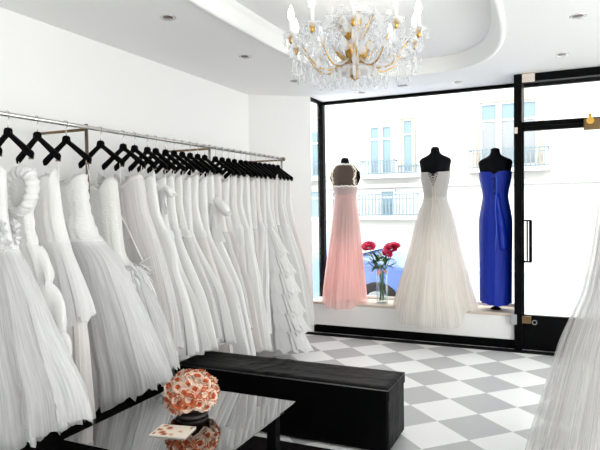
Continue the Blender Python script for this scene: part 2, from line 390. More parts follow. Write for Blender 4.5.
# the arm prototype points along +x
arm_pts = [(.02,0,.22)]+[(lerp(.02,.385,t),0,.22-.085*sin(PI*min(1,t*1.25))+(.075*sm((t-.55)/.45))) for t in [i/12 for i in range(1,13)]]
arm = MB().tube(arm_pts,[.009]*13,8).build('arm', m_crystal, ch, True)
ax, az = arm_pts[-1][0], arm_pts[-1][2]
MB().tube([(p[0],0,p[2]-.014) for p in arm_pts[2:11]],.0045,6).build('gilt_scroll', m_brass, arm, True)
MB().lathe([(.008,0),(.035,.006),(.052,.022),(.049,.024),(.03,.011),(.008,.008)],14,(ax,0,az)).build('drip_pan', m_crystal, arm, True)
MB().lathe([(.008,-.03),(.016,-.012),(.012,.0),(.016,.012),(.013,.024)],10,(ax,0,az)).build('candle_cup', m_brass, arm, True)
MB().tube([(ax,0,az+.018),(ax,0,az+.105)],.0125,10).build('candle', m_candle, arm, True)
MB().lathe([(.006,.102),(.015,.115),(.019,.135),(.016,.158),(.008,.18),(.001,.195)],10,(ax,0,az)).build('bulb', m_bulb, arm, True)
for k in range(5):
    t = 2*PI*k/5+.3; mb = MB(); x,y = ax+.049*cos(t), .049*sin(t)
    bead(mb,(x,y,az+.012),.006); drop(mb,(x,y,az+.008),.05,.011); mb.build('crystal_drop', m_crystal, arm)
mb = MB(); bead(mb,(ax,0,az-.012),.009); bead(mb,(ax,0,az-.03),.007); drop(mb,(ax,0,az-.036),.085,.016); mb.build('crystal_drop', m_crystal, arm)
mb = MB(); chain(mb,(.10,0,.435),(ax,0,az+.02),.09,16,.006); chain(mb,(.12,0,.135),(ax-.03,0,az),.035,12,.006); mb.build('crystal_chain', m_crystal, arm, True)
mb = MB(); mb.lathe([(.001,0),(.016,.01),(.02,.03),(.012,.05),(.001,.06)],6,(.2,0,.27)); mb.tube([(.2,0,.15),(.2,0,.275)],.003,5); bead(mb,(.2,0,.34),.011)
mb.build('crystal_spire', m_crystal, arm)
for p_ in ((.14,.135,.085),(.20,.13,.07),(.27,.14,.075),(.33,.165,.07)):
    mb = MB(); bead(mb,(p_[0],0,p_[1]-.004),.007); drop(mb,(p_[0],0,p_[1]-.012),p_[2],.013); mb.build('crystal_drop', m_crystal, arm)
sc_ = [(.03,0,.30),(.07,0,.375),(.13,0,.415),(.20,0,.405),(.245,0,.365),(.24,0,.325),(.21,0,.325)]
MB().tube(sc_,[.007,.008,.008,.008,.007,.006,.004],8).build('crystal_scroll', m_crystal, arm, True)
for q,(x_,z_,R_,yy_) in enumerate(((.245,.365,.030,0),(.13,.45,.028,.0),(.33,.235,.026,.03),(.30,.29,.030,-.03),(.385,.14,.024,.045),(.17,.31,.028,.05),(.22,.21,.026,-.05),(.10,.25,.028,.04),(.35,.19,.022,-.05),(.27,.40,.022,.04),(.19,.36,.026,-.06))):
    MB().tube([(x_-.006,yy_,z_),(x_-.004,yy_,z_),(x_+.004,yy_,z_),(x_+.006,yy_,z_)],[R_*.5,R_,R_,R_*.5],8).build('crystal_disc', m_crystal, arm)
for q,(x_,z_,h_) in enumerate(((.245,.32,.07),(.13,.40,.06),(.29,.255,.07),(.20,.28,.08),(.36,.15,.075))):
    mb = MB(); bead(mb,(x_,.02,z_),.007); drop(mb,(x_,.02,z_-.006),h_,.013); mb.build('crystal_drop', m_crystal, arm)
NA = 10
for k in range(1,NA):
    o = dup(arm, ch); o.rotation_euler = (0,0,2*PI*k/NA)
arm.rotation_euler = (0,0,0)
# upper leaf sprays and gilt leaves
lfm = MB()
def leafpatch(mb, base, d, L, w, curl):
    d = Vector(d).normalized(); s_ = d.cross(Vector((0,0,1))).normalized()
    def f(u,v):
        p = Vector(base)+d*L*v+Vector((0,0,1))*(curl*v*v*L)+s_*((u-.5)*w*sin(PI*min(.98,v*.9+.1)))
        return p
    mb.grid(f,2,5)
for k in range(8):
    t = 2*PI*k/8+.2; mb = MB(); leafpatch(mb,(.03*cos(t),.03*sin(t),.40),(cos(t),sin(t),.9),.11,.05,-.5)
    mb.build('crystal_plume', m_crystal, ch, True, solid=.004)
for k in range(12):
    t = 2*PI*k/12; mb = MB(); leafpatch(mb,(.03*cos(t),.03*sin(t),.16 if k%2 else .30),(cos(t),sin(t),.5 if k%2 else .9),.12,.055,.5)
    mb.build('gilt_leaf', m_brass, ch, True, solid=.004)
for k in range(12):
    t = 2*PI*k/12; mb = MB(); x,y = .122*cos(t), .122*sin(t)
    bead(mb,(x,y,.128),.007); drop(mb,(x,y,.12),.075,.013); mb.build('crystal_drop', m_crystal, ch)
for k in range(10):
    t = 2*PI*k/10+.15; mb = MB(); x,y = .097*cos(t), .097*sin(t)
    bead(mb,(x,y,.43),.006); drop(mb,(x,y,.424),.06,.011); mb.build('crystal_drop', m_crystal, ch)
mb = MB(); bead(mb,(0,0,.05),.014); drop(mb,(0,0,.04),.05,.018); mb.build('finial', m_crystal, ch)
mb = MB()
for k in range(NA):
    a0 = 2*PI*k/NA; a1 = 2*PI*(k+1)/NA
    chain(mb,(ax*cos(a0),ax*sin(a0),az+.015),(ax*cos(a1),ax*sin(a1),az+.015),.07,14,.006)
mb.build('crystal_garland', m_crystal, ch, True)

# ------------------------------------------------------------------ dress rail
RX, RZ = -2.579, 1.90
rk = thing('clothes_rail', 'long chrome hanging rail along the left wall carrying the white gowns', 'clothes rail', (0,0,0))
MB().tube([(RX,.6,RZ),(RX,5.27,RZ)],.0125,12).build('rail', m_chrome, rk, True)
MB().tube([(RX-.03,.6,RZ+.012),(RX-.03,5.25,RZ+.012)],.006,8).build('back_rod', m_chrome, rk, True)
for y in (1.2,2.581,3.908,5.24):
    MB().tube([(RX-.006,y,0),(RX-.006,y,RZ+.02)],.0105,10).build('post', m_brown if y==2.581 else m_chrome, rk, True)
    MB().lathe([(.001,0),(.05,0),(.05,.01),(.02,.014)],14,(RX-.006,y,0)).build('foot', m_chrome, rk, True)
    MB().tube([(RX-.006,y,RZ-.012),(XW+.001,y,RZ-.012)],.009,8).build('wall_arm', m_oldbrass, rk, True)
MB().tube([(RX,5.255,RZ),(RX,5.262,RZ),(RX,5.28,RZ),(RX,5.29,RZ)],[.014,.021,.021,.012],12).build('end_cap', m_brown, rk, True)

# ------------------------------------------------------------------ hangers + gowns
HY = [1.87,2.04,2.22,2.42,2.69,2.89,3.00,3.13,3.22,3.33,3.43,3.53,3.63,3.73,3.83,3.985,4.09,4.19,4.29,4.40,4.49,4.58,4.67,4.76,4.86,4.95,5.04,5.14]
N_G = len(HY)
ORD = ['first','second','third','fourth','fifth','sixth','seventh','eighth','ninth','tenth','eleventh','twelfth','thirteenth','fourteenth','fifteenth','sixteenth','seventeenth','eighteenth','nineteenth','twentieth']
# name, kind of gown, volume weight below the waist
SPEC = [
 dict(k='tulle', nick='big tulle gown with a rosette hip at the camera end', w=.27, zt=1.60, R=[(1.62,.19),(1.36,.19),(1.22,.25),(1.03,.40),(.85,.52),(.62,.68),(.3,.74)], L=[(1.62,-.20),(1.3,-.17),(1.1,-.2),(.6,-.36),(.1,-.43)], h0=.14, rise=.36, ruffle=1.26),
 dict(k='bubble', nick='gown with puffed collar and gathered bubble tiers', w=.15, zt=1.60, R=[(1.62,.20),(1.5,.24),(1.40,.17),(1.25,.20),(1.13,.27),(.95,.36),(.76,.42),(.5,.38)], L=[(1.62,-.2),(1.3,-.16),(1.0,-.25),(.5,-.36),(.1,-.38)], h0=.30, rise=.25),
 dict(k='peplum', nick='pleated gown with a shorter overskirt', w=.17, zt=1.60, R=[(1.62,.13),(1.35,.16),(1.2,.21),(1.05,.29),(.9,.36),(.7,.40),(.3,.42)], L=[(1.62,-.2),(1.3,-.16),(1.0,-.25),(.5,-.36),(.1,-.4)], h0=.12, rise=.2),
 dict(k='tulle', nick='strapless gown with slanted ruching and full tulle skirt', w=.30, zt=1.60, R=[(1.62,.12),(1.45,.13),(1.27,.16),(1.12,.34),(.8,.52),(.5,.66),(.3,.68)], L=[(1.62,-.2),(1.3,-.16),(1.15,-.2),(.6,-.38),(.1,-.43)], h0=.13, rise=.34),
 dict(k='feather', nick='long smooth bodice gown with a fluffy hip edge', w=.25, zt=1.59, R=[(1.62,.11),(1.43,.13),(1.2,.15),(1.08,.17),(1.02,.30),(.74,.43),(.48,.52),(.2,.52)], L=[(1.62,-.2),(1.3,-.17),(1.0,-.2),(.5,-.36),(.1,-.42)], h0=.14, rise=.32),
 dict(k='sheer', nick='gown with a sheer blush front and one slanting ribbon', w=.15, zt=1.62, R=[(1.62,.17),(1.4,.2),(1.14,.30),(.83,.36),(.5,.40),(.2,.40)], L=[(1.62,-.2),(1.3,-.17),(1.0,-.2),(.5,-.36),(.1,-.42)], h0=.12, rise=.34),
 dict(k='satin', nick='satin gown with a gathered back drape', w=.12, zt=1.62, R=[(1.62,.16),(1.36,.20),(1.24,.27),(1.12,.33),(1.02,.31),(.8,.38),(.48,.44),(.2,.44)], L=[(1.62,-.2),(1.3,-.17),(1.0,-.2),(.5,-.36),(.1,-.42)], h0=.12, rise=.34),
 dict(k='satin', nick='narrow gown with wide collar band and pearl bow', w=.09, zt=1.61, R=[(1.62,.17),(1.36,.17),(1.0,.27),(.8,.36),(.46,.46),(.2,.46)], L=[(1.62,-.2),(1.3,-.17),(1.0,-.2),(.5,-.36),(.1,-.42)], h0=.12, rise=.34, bow=1.55),
]
rg = random.Random(5)
far_kinds = ['satin','lace','satin','sheath','satin','drape','lace','satin','sheath','satin','satin','lace','sheath','satin','tier','satin','lace','satin','satin','satin']
NICK = ['smooth satin gown','dull lace gown','flared satin gown','slim sheath gown','plain satin gown','gown with a big draped cowl bow','lace panel gown','gown with two hanging ribbon tails',
        'straight sheath gown','satin gown','satin gown','lace gown','sheath gown','satin gown','wide gown with stacked ruffle tiers','satin gown','lace gown','satin gown','satin gown','flared satin gown']
for i in range(8, N_G):
    j = i-8; k = far_kinds[j]; fromend = N_G-1-i
    fl_ = .40 + .10*max(0,1-abs(i-10)/6) + rg.uniform(-.03,.03)
    if k == 'sheath': fl_ -= .08
    zt = 1.62+.004*j+rg.uniform(-.02,.02)
    nk = NICK[j]+' hanging '+ORD[fromend]+' from the window end'
    if k == 'tier': nk = 'wide gown with stacked ruffle tiers near the window end'
    if k == 'drape': nk = 'gown with a big draped cowl bow, mid rail'
    if j == 7: nk = 'gown with two hanging ribbon tails, mid rail'
    if fromend == 0: nk = 'flared satin gown hanging last at the window end'
    tt = .50 if k == 'tier' else (fl_*.62 if 18 <= i <= 21 else fl_)
    SPEC.append(dict(k=k, nick=nk, w=.2 if k == 'tier' else rg.uniform(.08,.11), zt=zt,
        R=[(1.7,.15),(1.42,.13+rg.uniform(0,.03)),(1.2,.16+rg.uniform(0,.05)),(.8,.16+(tt-.14)*.62),(.3,tt),(.05,tt+.03)],
        L=[(1.7,-.19),(1.4,-.15),(1.1,-.18),(.6,-.30),(.1,-.38)],
        h0=.10+rg.uniform(0,.05), rise=.12, j=j))
# slots: boundary between neighbours at the top and at the hem, so that cloth never crosses
top_b = [HY[0]-.09]+[(a+b)/2 for a,b in zip(HY,HY[1:])]+[HY[-1]+.055]
bot_b = [1.66]; POSTS = {4:2.581, 15:3.908}          # the rail's posts stand in the gaps between two gowns
for a,b,y1 in ((0,4,2.581),(4,15,3.908),(15,N_G,5.215)):
    y0 = bot_b[-1]; tot = sum(s['w'] for s in SPEC[a:b])
    for s in SPEC[a:b]: bot_b.append(bot_b[-1]+s['w']/tot*(y1-y0))
for k_,y_ in POSTS.items(): top_b[k_] = y_
def slot(i, z):
    s_ = sm((1.3-z)/.7)
    lo = lerp(top_b[i],bot_b[i],s_)+(.017 if i in POSTS else .005); hi = lerp(top_b[i+1],bot_b[i+1],s_)-(.017 if i+1 in POSTS else .005)
    if hi-lo > .34: m_ = (lo+hi)/2; lo, hi = m_-.17, m_+.17
    if z > 1.2:                                      # bodices are slim
        m_ = (lo+hi)/2; q = min((hi-lo)/2, lerp(.17,.085,sm((z-1.2)/.2))); lo, hi = m_-q, m_+q
    return lo, hi
HMESH = {}
def sheet_uv(o, cu, n):
    me = o.data; uv = me.uv_layers.new(name='UVMap'); nv = n
    vi = [0]*len(me.loops); me.loops.foreach_get('vertex_index', vi); d = []
    for k in vi:
        if k >= cu*(nv+1): d += [0,0]
        else: d += [2*abs((k%cu)/cu-.5), (k//cu)/nv]
    uv.data.foreach_set('uv', d); return o
def folds(rng, base):
    ns = [base, base+rng.randint(2,4), base*2+rng.randint(1,5), base*3+rng.randint(1,4)]
    ph = [rng.uniform(0,2*PI) for _ in ns]; w = [.42,.26,.2,.14]
    return lambda t: sum(a*sin(n*t+p+.5*sin(2*t+p)) for a,n,p in zip(w,ns,ph))
def gown_sheet(i, sp, ztop, zbot, name, mat, par, rng, amp=(0,.1), base=9, scale=1.0, nth=96, nv=30, extra=None, cap=False, seed=None):
    fr2 = random.Random(7*i+1) if seed is None else random.Random(seed); f = folds(fr2, base); g = folds(fr2, base*2+3)
    zt_ = ztop if callable(ztop) else (lambda t: ztop)
    zb_ = zbot if callable(zbot) else (lambda t: zbot)
    def fn(u,v):
        t = 2*PI*u; a,b = zt_(t), zb_(t); z = lerp(a,b,v)
        zz = z
        xr = sinterp(sp['R'],zz); xl = sinterp(sp['L'],zz)
        A = lerp(amp[0],amp[1],v**.8); lo,hi = slot(i,zz)
        c = (xr+xl)/2; h = (xr-xl)/2*scale
        e = extra(t,v) if extra else 0
        fo = f(t)*.75+g(t+v*.12)*.25
        k = 1+A*fo+e
        x = c+h*cos(t)*k
        sn = math.copysign(abs(sin(t))**.75, sin(t))
        y = (sn*.76*(1+e)+fo*min(.24,A*2))*scale
        y = max(-1,min(1,y))
        yy = (lo+hi)/2-HY[i]+y*(hi-lo)/2
        x = max(XW+.015-RX, x)
        if z < .41 and hi > 2.98 and lo < 3.44: x = min(x, .24+.02*cos(t))
        if z < .445 and lo < 2.60: x = min(x, .635)
        return (x,yy,z)
    mb = MB().grid(fn, nth, nv, True)
    if cap:
        ring = [fn(k/nth,0) for k in range(nth)]
        cx = sum(p[0] for p in ring)/nth; cy = sum(p[1] for p in ring)/nth
        low = [(lerp(cx,p[0],.8),lerp(cy,p[1],.5),p[2]-.03) for p in ring]
        b = len(mb.v); mb.v += low; mb.f += [(k,b+k,b+(k+1)%nth,(k+1)%nth) for k in range(nth)]; mb.f.append(tuple(b+k for k in range(nth)))
    return sheet_uv(mb.build(name, mat, par, True), nth, nv)
def hem(sp, rng, lift=0, rag=.006):
    q = [rng.uniform(0,6) for _ in range(3)]
    def f(t):
        c = (1+cos(t))/2
        return sp['h0']+lift+sp['rise']*c**1.6+rag*(sin(17*t+q[0])+sin(29*t+q[1])+.7*sin(43*t+q[2]))
    return f

def make_hanger(y, tilt, label):
    h = thing('coat_hanger', label, 'hanger', (RX,y,RZ), tilt, 'black hangers on the rail')
    if not HMESH:
        pts = [(.0,0,-.075)]+[(0,0,-.045),(.0,0,-.03)]+[(-.003+.0185*cos(t),0,.0+.0185*sin(t)) for t in [-.9+i*.45 for i in range(9)]]
        HMESH['hook'] = MB().tube(pts,.0022,6).build('hook', m_chrome, h, True)
        b = MB()
        b.prism([(-.026,-.10),(-.022,-.078),(-.012,-.068),(.012,-.068),(.022,-.078),(.024,-.098),(.166,-.196),(.174,-.208),(.166,-.236),(.150,-.226),(.026,-.128),(0,-.112),(-.026,-.128),(-.150,-.226),(-.166,-.236),(-.174,-.208),(-.166,-.196)],-.011,.011)
        HMESH['body'] = b.build('body', m_hanger, h, bevel=.004)
        tb = MB().box(.152,.166,-.0115,.0115,-.238,-.230)
        HMESH['tip'] = tb.build('tip', m_brown, h)
    else:
        for k in ('hook','body','tip'):
            c = HMESH[k].copy(); C.objects.link(c); c.parent = h
    return h

for i,(y,sp) in enumerate(zip(HY,SPEC)):
    rng = random.Random(100+i)
    short = sp['nick']
    make_hanger(y, rng.uniform(-.07,.07), ('black hanger holding the '+short)[:120])
    g = thing('wedding_gown', ('white '+short), 'dress', (RX,y,0), 0, 'white gowns on the long rail')
    zt, k = sp['zt'], sp['k']; waist = 1.22+rng.uniform(-.02,.02)
    if k == 'feather': waist = 1.06
    bod_m = {'tulle':m_bod[2],'bubble':m_bod[2],'peplum':m_bod[3],'feather':m_bod[1],'sheer':m_blush,'satin':m_bod[i%4],'lace':m_bod[1],'sheath':m_bod[3],'drape':m_bod[0],'tier':m_bod[2]}[k]
    p1,p2 = rng.uniform(0,6),rng.uniform(0,6)
    neck = lambda t, a=p1: zt-.012+.030*cos(2*t)+.010*sin(5*t+a)+.006*sin(9*t+2*a)
    if i == 3: ex = lambda t,v: .03*sin(38*v+3*t)
    elif k == 'bubble': ex = lambda t,v: .03*sin(30*v+2*t)+.02*sin(9*t)
    else: ex = None
    gown_sheet(i, sp, neck, waist, 'bodice', bod_m, g, rng, (.03,.05), 7, .82 if i == 1 else .95, 72, 20, ex, True)
    # hanging loops
    for s_ in (-1,1): MB().tube([(s_*.150,.0,1.685),(s_*.150,(slot(i,zt)[0]+slot(i,zt)[1])/2-y,zt-.03)],.0025,5).build('hanging_loop', m_satin, g)
    far = i >= 8
    nth = 96 if far else 140
    if k == 'tulle':
        gown_sheet(i, sp, waist, hem(sp,rng,.05), 'underskirt', m_under, g, rng, (.0,.13), 12, .84, nth, 30)
        for q,(sc,li) in enumerate(((.94,.02),(1.0,0))):
            gown_sheet(i, sp, waist+.005, hem(sp,rng,li,.012), 'tulle_layer', m_net, g, rng, (.0,.13), 12, sc, 180, 34)
        gown_sheet(i, sp, waist+.02, waist-.02, 'waistband', m_satin, g, rng, (.0,.0), 7, .99, 64, 3)
    elif k == 'feather':
        gown_sheet(i, sp, waist, hem(sp,rng,.03), 'underskirt', m_under, g, rng, (.01,.13), 12, .86, nth, 30)
        gown_sheet(i, sp, waist, hem(sp,rng,0,.012), 'tulle_layer', m_net, g, rng, (.01,.13), 12, .98, 180, 34)
        mb = MB(); rr = random.Random(9)
        for q in range(150):
            t = rr.uniform(0,2*PI); xr = sinterp(sp['R'],1.03); xl = sinterp(sp['L'],1.03); lo,hi = slot(i,1.03)
            c = Vector(((xr+xl)/2+(xr-xl)/2*1.02*cos(t),(lo+hi)/2-y+(hi-lo)/2*.95*sin(t),1.04+rr.uniform(-.05,.03)))
            d = Vector((cos(t)*.6+rr.uniform(-.3,.3),sin(t)*.25,rr.uniform(-.9,.5)))
            leafpatch(mb,c,d,rr.uniform(.07,.13),.022,rr.uniform(-1,0))
        for j_,v_ in enumerate(mb.v):
            lo,hi = slot(i,v_[2]); mb.v[j_] = (v_[0],max(lo-y,min(hi-y,v_[1])),v_[2])
        mb.build('feather_edge', m_organza, g, True)
    elif k == 'bubble':
        tiers = [(waist,.98,1.0),(1.0,.74,1.04),(.76,.5,1.06)]
        gown_sheet(i, sp, waist, hem(sp,rng), 'skirt', m_crepe, g, rng, (.02,.08), 9, .84, nth, 24)
        for a,b,sc in tiers:
            bl = lambda t,v: .13*sin(PI*v)**.6*(1+.3*sin(8*t+5*v))-.05*v
            gown_sheet(i, sp, lambda t,a=a: a+.015*sin(3*t+a*9)+.03*cos(t), lambda t,b=b: b+.02*sin(4*t+b*7)+.05*cos(t), 'bubble_tier', m_bod[0], g, rng, (.04,.10), 9, .9, 120, 14, bl)
        mb = MB()                                           # puffed collar
        lo,hi = slot(i,1.5); lo-=y; hi-=y
        def puff(u,v):
            t = 2*PI*u; q = 2*PI*v
            rr_ = .030*(1+.12*sin(17*t)+.10*sin(29*t+2))*(1+.25*sin(t))
            x = .115+(.085+rr_*cos(q))*cos(t); yy = lo+.045+.036*sin(q)*(1+.1*sin(17*t))+.02*sin(t)
            return (x,max(lo,min(hi,yy)),1.495+(.10+rr_*cos(q))*sin(t))
        mb.grid(puff,120,12,True); mb.build('puffed_collar', m_bod[2], g, True)
    elif k == 'peplum':
        gown_sheet(i, sp, waist, hem(sp,rng), 'skirt', m_blush, g, rng, (.0,.11), 8, .86, nth, 26)
        gown_sheet(i, sp, waist+.01, lambda t: .74+.10*cos(t)**2+.02*sin(9*t)+.012*sin(23*t), 'overskirt', m_organza, g, rng, (.0,.13), 8, .99, 140, 24)
    elif k == 'sheer':
        gown_sheet(i, sp, waist, hem(sp,rng), 'skirt', m_blush, g, rng, (.0,.10), 8, .88, nth, 26)
        gown_sheet(i, sp, lambda t: neck(t)-.03, hem(sp,rng,.06), 'sheer_layer', m_net, g, rng, (.01,.10), 8, .99, 120, 26)
        lo = slot(i,1.4)[0]-y
        MB().tube([(-.10,max(lo,-.075),1.58),(.0,-.077,1.42),(.10,-.078,1.26),(.2,-.075,1.08)],.006,5).build('ribbon', m_satin, g, True)
    elif k == 'tier':
        gown_sheet(i, sp, waist, hem(sp,rng,.02), 'skirt', m_satin, g, rng, (.0,.08), 10, .84, nth, 24)
        zs = [1.16,.98,.80,.62,.44,.28]
        for a,b in zip(zs,zs[1:]+[.10]):
            bl = lambda t,v: .20*v+.02
            gown_sheet(i, sp, lambda t,a=a: a+.03*cos(t), lambda t,b=b: b-.03+.03*cos(t)+.012*sin(21*t)+.01*sin(33*t), 'ruffle_tier', m_satin, g, rng, (.03,.22), 13, .86, 160, 8, bl)
    else:
        mt = {'satin':m_satin,'lace':m_lace,'sheath':m_crepe,'drape':m_satin}[k]
        if far and i % 4 == 3: mt = m_blush
        gown_sheet(i, sp, waist, hem(sp,rng), 'skirt', mt, g, rng, (.0,.15 if k=='satin' else .10), (bs_ := rng.choice((6,7,8,9))), .93 if k=='lace' else .98, nth+24, 30)
        if k == 'lace':
            gown_sheet(i, sp, waist+.01, hem(sp,rng,rng.uniform(.1,.3)), 'lace_layer', m_net, g, rng, (.01,.10), bs_, 1.0, 120, 24)
        if rng.random() < .5 or k == 'sheath':
            gown_sheet(i, sp, waist+.03, waist-.025, 'sash', m_organza, g, rng, (.0,.0), 7, 1.0, 64, 4, lambda t,v: .02*sin(PI*v))
    if sp.get('ruffle'):
        mb = MB(); rr = random.Random(4); zc = sp['ruffle']
        for q in range(26):
            t = rr.uniform(-1.5,.9); xr = sinterp(sp['R'],zc); xl = sinterp(sp['L'],zc); lo,hi = slot(i,zc)
            c = ((xr+xl)/2+(xr-xl)/2*cos(t),(lo+hi)/2-y+(hi-lo)/2*.8*sin(t),zc+rr.uniform(-.09,.07))
            ph = rr.uniform(0,6); R_ = rr.uniform(.022,.04)
            def pet(u,v,c=c,ph=ph,R_=R_):
                a = 2*PI*u; r_ = R_*(.25+.75*v)*(1+.25*sin(6*a+ph))
                return (c[0]+r_*cos(a)*.9+.012*(1-v),max(lo-y,min(hi-y,c[1]-.012*(1-v)+.012*sin(7*a)*v)),c[2]+r_*sin(a))
            mb.grid(pet,22,3,True)
        mb.build('rosette_ruffle', m_organza, g, True)
    if sp.get('train'):
        lo,hi = slot(i,.95)
        def dr(u,v):
            z = 1.12-.36*v; x = interp(sp['R'],z)+.012+.05*sin(PI*v)*(.4+.6*sin(PI*u))
            return (x,(lo+hi)/2-y+(u-.5)*(hi-lo)*.85,z-.05*sin(PI*u)*v+.012*sin(14*v))
        MB().grid(dr,10,20).build('bustle_drape', m_organza, g, True, solid=.006)
    if sp.get('bow') or k == 'drape':
        zb = sp.get('bow',1.46); big = 1.0 if k == 'drape' else .55
        lo,hi = slot(i,zb-.1); ym = (lo+hi)/2-y; hy = (hi-lo)/2
        mb = MB()
        for s_ in (-1,1):
            def lp(u,v,s_=s_):
                q = 2*PI*v; r_ = .055*big*(.25+.75*sin(PI*min(1,u*.9+.05)))*(1+.15*sin(12*u))
                return (.13+s_*.17*big*u*.8+.02, ym+max(-hy,min(hy,hy*.9*cos(q)*(.4+.6*u))), zb-.1*u*big*(1 if s_>0 else -.3)+r_*sin(q))
            mb.grid(lp,10,12)
        for s_ in (-.4,.5):
            def tl(u,v,s_=s_): return (.15+s_*.10*v*big+(u-.5)*.09*big*(.5+v), ym-hy*.8+.01*sin(9*u+4*v), zb-.02-.30*v*big)
            mb.grid(tl,4,8)
        mb.build('bow', m_satin, g, True)
    if sp.get('j') == 7:
        mb = MB()
        for dx in (.0,.045):
            def rb(u,v,dx=dx): return (.20+dx+.06*v+(u-.5)*.022, slot(i,1.2-.3*v)[0]-y+.004+.004*sin(8*v), 1.28-.45*v-dx)
            mb.grid(rb,2,12)
        mb.build('ribbon_tail', m_satin, g, True)

# ------------------------------------------------------------------ bench
BX0,BX1,BY0,BY1,BZ = -2.30,-.855,3.025,3.395,.382
bn = thing('bench', 'long black leatherette bench in the middle of the shop floor', 'bench', ((BX0+BX1)/2,(BY0+BY1)/2,0))
hx,hy = (BX1-BX0)/2,(BY1-BY0)/2
MB().box(-hx,hx,-hy,hy,.012,BZ-.055).build('base', m_leather, bn, bevel=.012)
def seat():
    mb = MB(); nx,ny = 72,20; r = random.Random(3)
    wr = [(r.uniform(-.35,.1),r.uniform(-.2,.2),r.uniform(.5,2.4),r.uniform(.06,.16)) for _ in range(12)]
    def top(u,v):
        x = lerp(-hx-.004,hx+.004,u); y = lerp(-hy-.004,hy+.004,v)
        e = min(u*2*hx,(1-u)*2*hx,v*2*hy,(1-v)*2*hy)
        z = BZ-.014*(1-sm(e/.03))-.006*sm(min(1,e/.15))
        for wx,wy,an,L in wr:
            dx,dy = x-wx,y-wy; a_ = dx*cos(an)+dy*sin(an); b_ = -dx*sin(an)+dy*cos(an)
            z += .006*math.exp(-(b_/.012)**2-(a_/L)**2)
        return (x,y,z)
    mb.grid(top,nx,ny)
    ed = [top(i/nx,0) for i in range(nx)]+[top(1,j/ny) for j in range(ny)]+[top(1-i/nx,1) for i in range(nx)]+[top(0,1-j/ny) for j in range(ny)]
    b = len(mb.v); n = len(ed)
    for dz,of in ((0,0),(-.02,.002),(-.055,.001)):
        for p in ed: mb.v.append((p[0],p[1],(p[2] if dz == 0 else BZ-.014+dz)))
    for q in range(2):
        for k in range(n): mb.f.append((b+q*n+k,b+(q+1)*n+k,b+(q+1)*n+(k+1)%n,b+q*n+(k+1)%n))
    return mb
seat().build('seat', m_leather, bn, True)
pp = [(-hx-.004,-hy-.004),(hx+.004,-hy-.004),(hx+.004,hy+.004),(-hx-.004,hy+.004),(-hx-.004,-hy-.004)]
MB().tube([(x,y,BZ-.013) for x,y in pp],.0035,6).build('piping', M('worn_piping',(.05,.05,.05),.35), bn, True)
ft = MB()
for s1 in (-1,1):
    for s2 in (-1,1): MB().lathe([(.001,0),(.02,0),(.022,.012)],10,(s1*(hx-.06),s2*(hy-.06),0)).build('foot', m_black, bn)

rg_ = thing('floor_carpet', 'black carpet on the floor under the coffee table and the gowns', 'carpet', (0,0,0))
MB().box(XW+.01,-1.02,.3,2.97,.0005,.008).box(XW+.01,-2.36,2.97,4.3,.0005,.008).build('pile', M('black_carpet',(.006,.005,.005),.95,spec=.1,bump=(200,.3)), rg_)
# ------------------------------------------------------------------ coffee table
TX0,TX1,TY0,TY1,TZ = -1.923,-1.196,1.745,2.548,.42
tb = thing('coffee_table', 'low glass coffee table with dark reflective top in front of the bench', 'coffee table', ((TX0+TX1)/2,(TY0+TY1)/2,0))
tx,ty = (TX1-TX0)/2,(TY1-TY0)/2
MB().box(-tx,tx,-ty,ty,TZ-.01,TZ).build('glass_top', m_tableglass, tb, bevel=.002)
MB().box(-tx+.05,tx-.05,-ty+.05,ty-.05,.13,.138).build('shelf', m_tableglass, tb, bevel=.002)
for s1 in (-1,1):
    for s2 in (-1,1):
        x,yq = s1*(tx-.085),s2*(ty-.09)
        lg = MB().box(x-.025,x+.025,yq-.025,yq+.025,0,TZ-.03).build('leg', m_black, tb, bevel=.003)
        MB().box(x-.028,x+.028,yq-.028,yq+.028,TZ-.03,TZ-.0105).build('cap', m_chrome, lg, bevel=.002)

# rose ball
def petal(mb, c, ax_, tilt, R_, w, rng):
    """one cupped petal round +z axis at angle ax_"""
    def f(u,v):
        a = ax_+(u-.5)*w; r_ = R_*(.25+.75*v*sin(tilt)*1.1)*(1+.0*u)
        z = R_*(.2+v*cos(tilt)*1.0)-R_*.25*(abs(u-.5)*2)**2*v
        rr_ = r_*(1+.12*v*v)
        return (c[0]+rr_*cos(a),c[1]+rr_*sin(a),c[2]+z)
    mb.grid(f,4,3)
def rose_pair(parent, R_, m_out, m_in, name='rose'):
    rng = random.Random(2); out = MB(); inn = MB()
    for lay,(n,t,rr_) in enumerate(((5,1.25,1.0),(5,.95,.9),(4,.7,.75))):
        for k in range(n): petal(out,(0,0,0),2*PI*k/n+lay*.6+rng.uniform(-.15,.15),t,R_*rr_,1.5,rng)
    for lay,(n,t,rr_) in enumerate(((4,.45,.62),(3,.25,.55),(3,.1,.42))):
        for k in range(n): petal(inn,(0,0,R_*.12),2*PI*k/n+lay*.9,t,R_*rr_,2.0,rng)
    inn.ball((0,0,R_*.45),R_*.28,8,5)
    o = out.build(name, m_out, parent, True); inn.build('rose_centre', m_in, o, True)
    return o
rb = thing('rose_ball', 'ball of cream and coral roses resting on the glass coffee table', 'flower arrangement', (-1.575,2.19,TZ))
RB = .098
MB().ball((0,0,RB+.002),RB*.95,20,12,.9).build('foam_ball', m_foam, rb, True)
MB().lathe([(.001,0),(.07,0),(.078,.010),(.07,.02),(.04,.02)],18).build('shade_disc', M('dark_shade_disc',(.02,.012,.01),.5), rb, True)  # dark disc put in for the shade beneath the ball
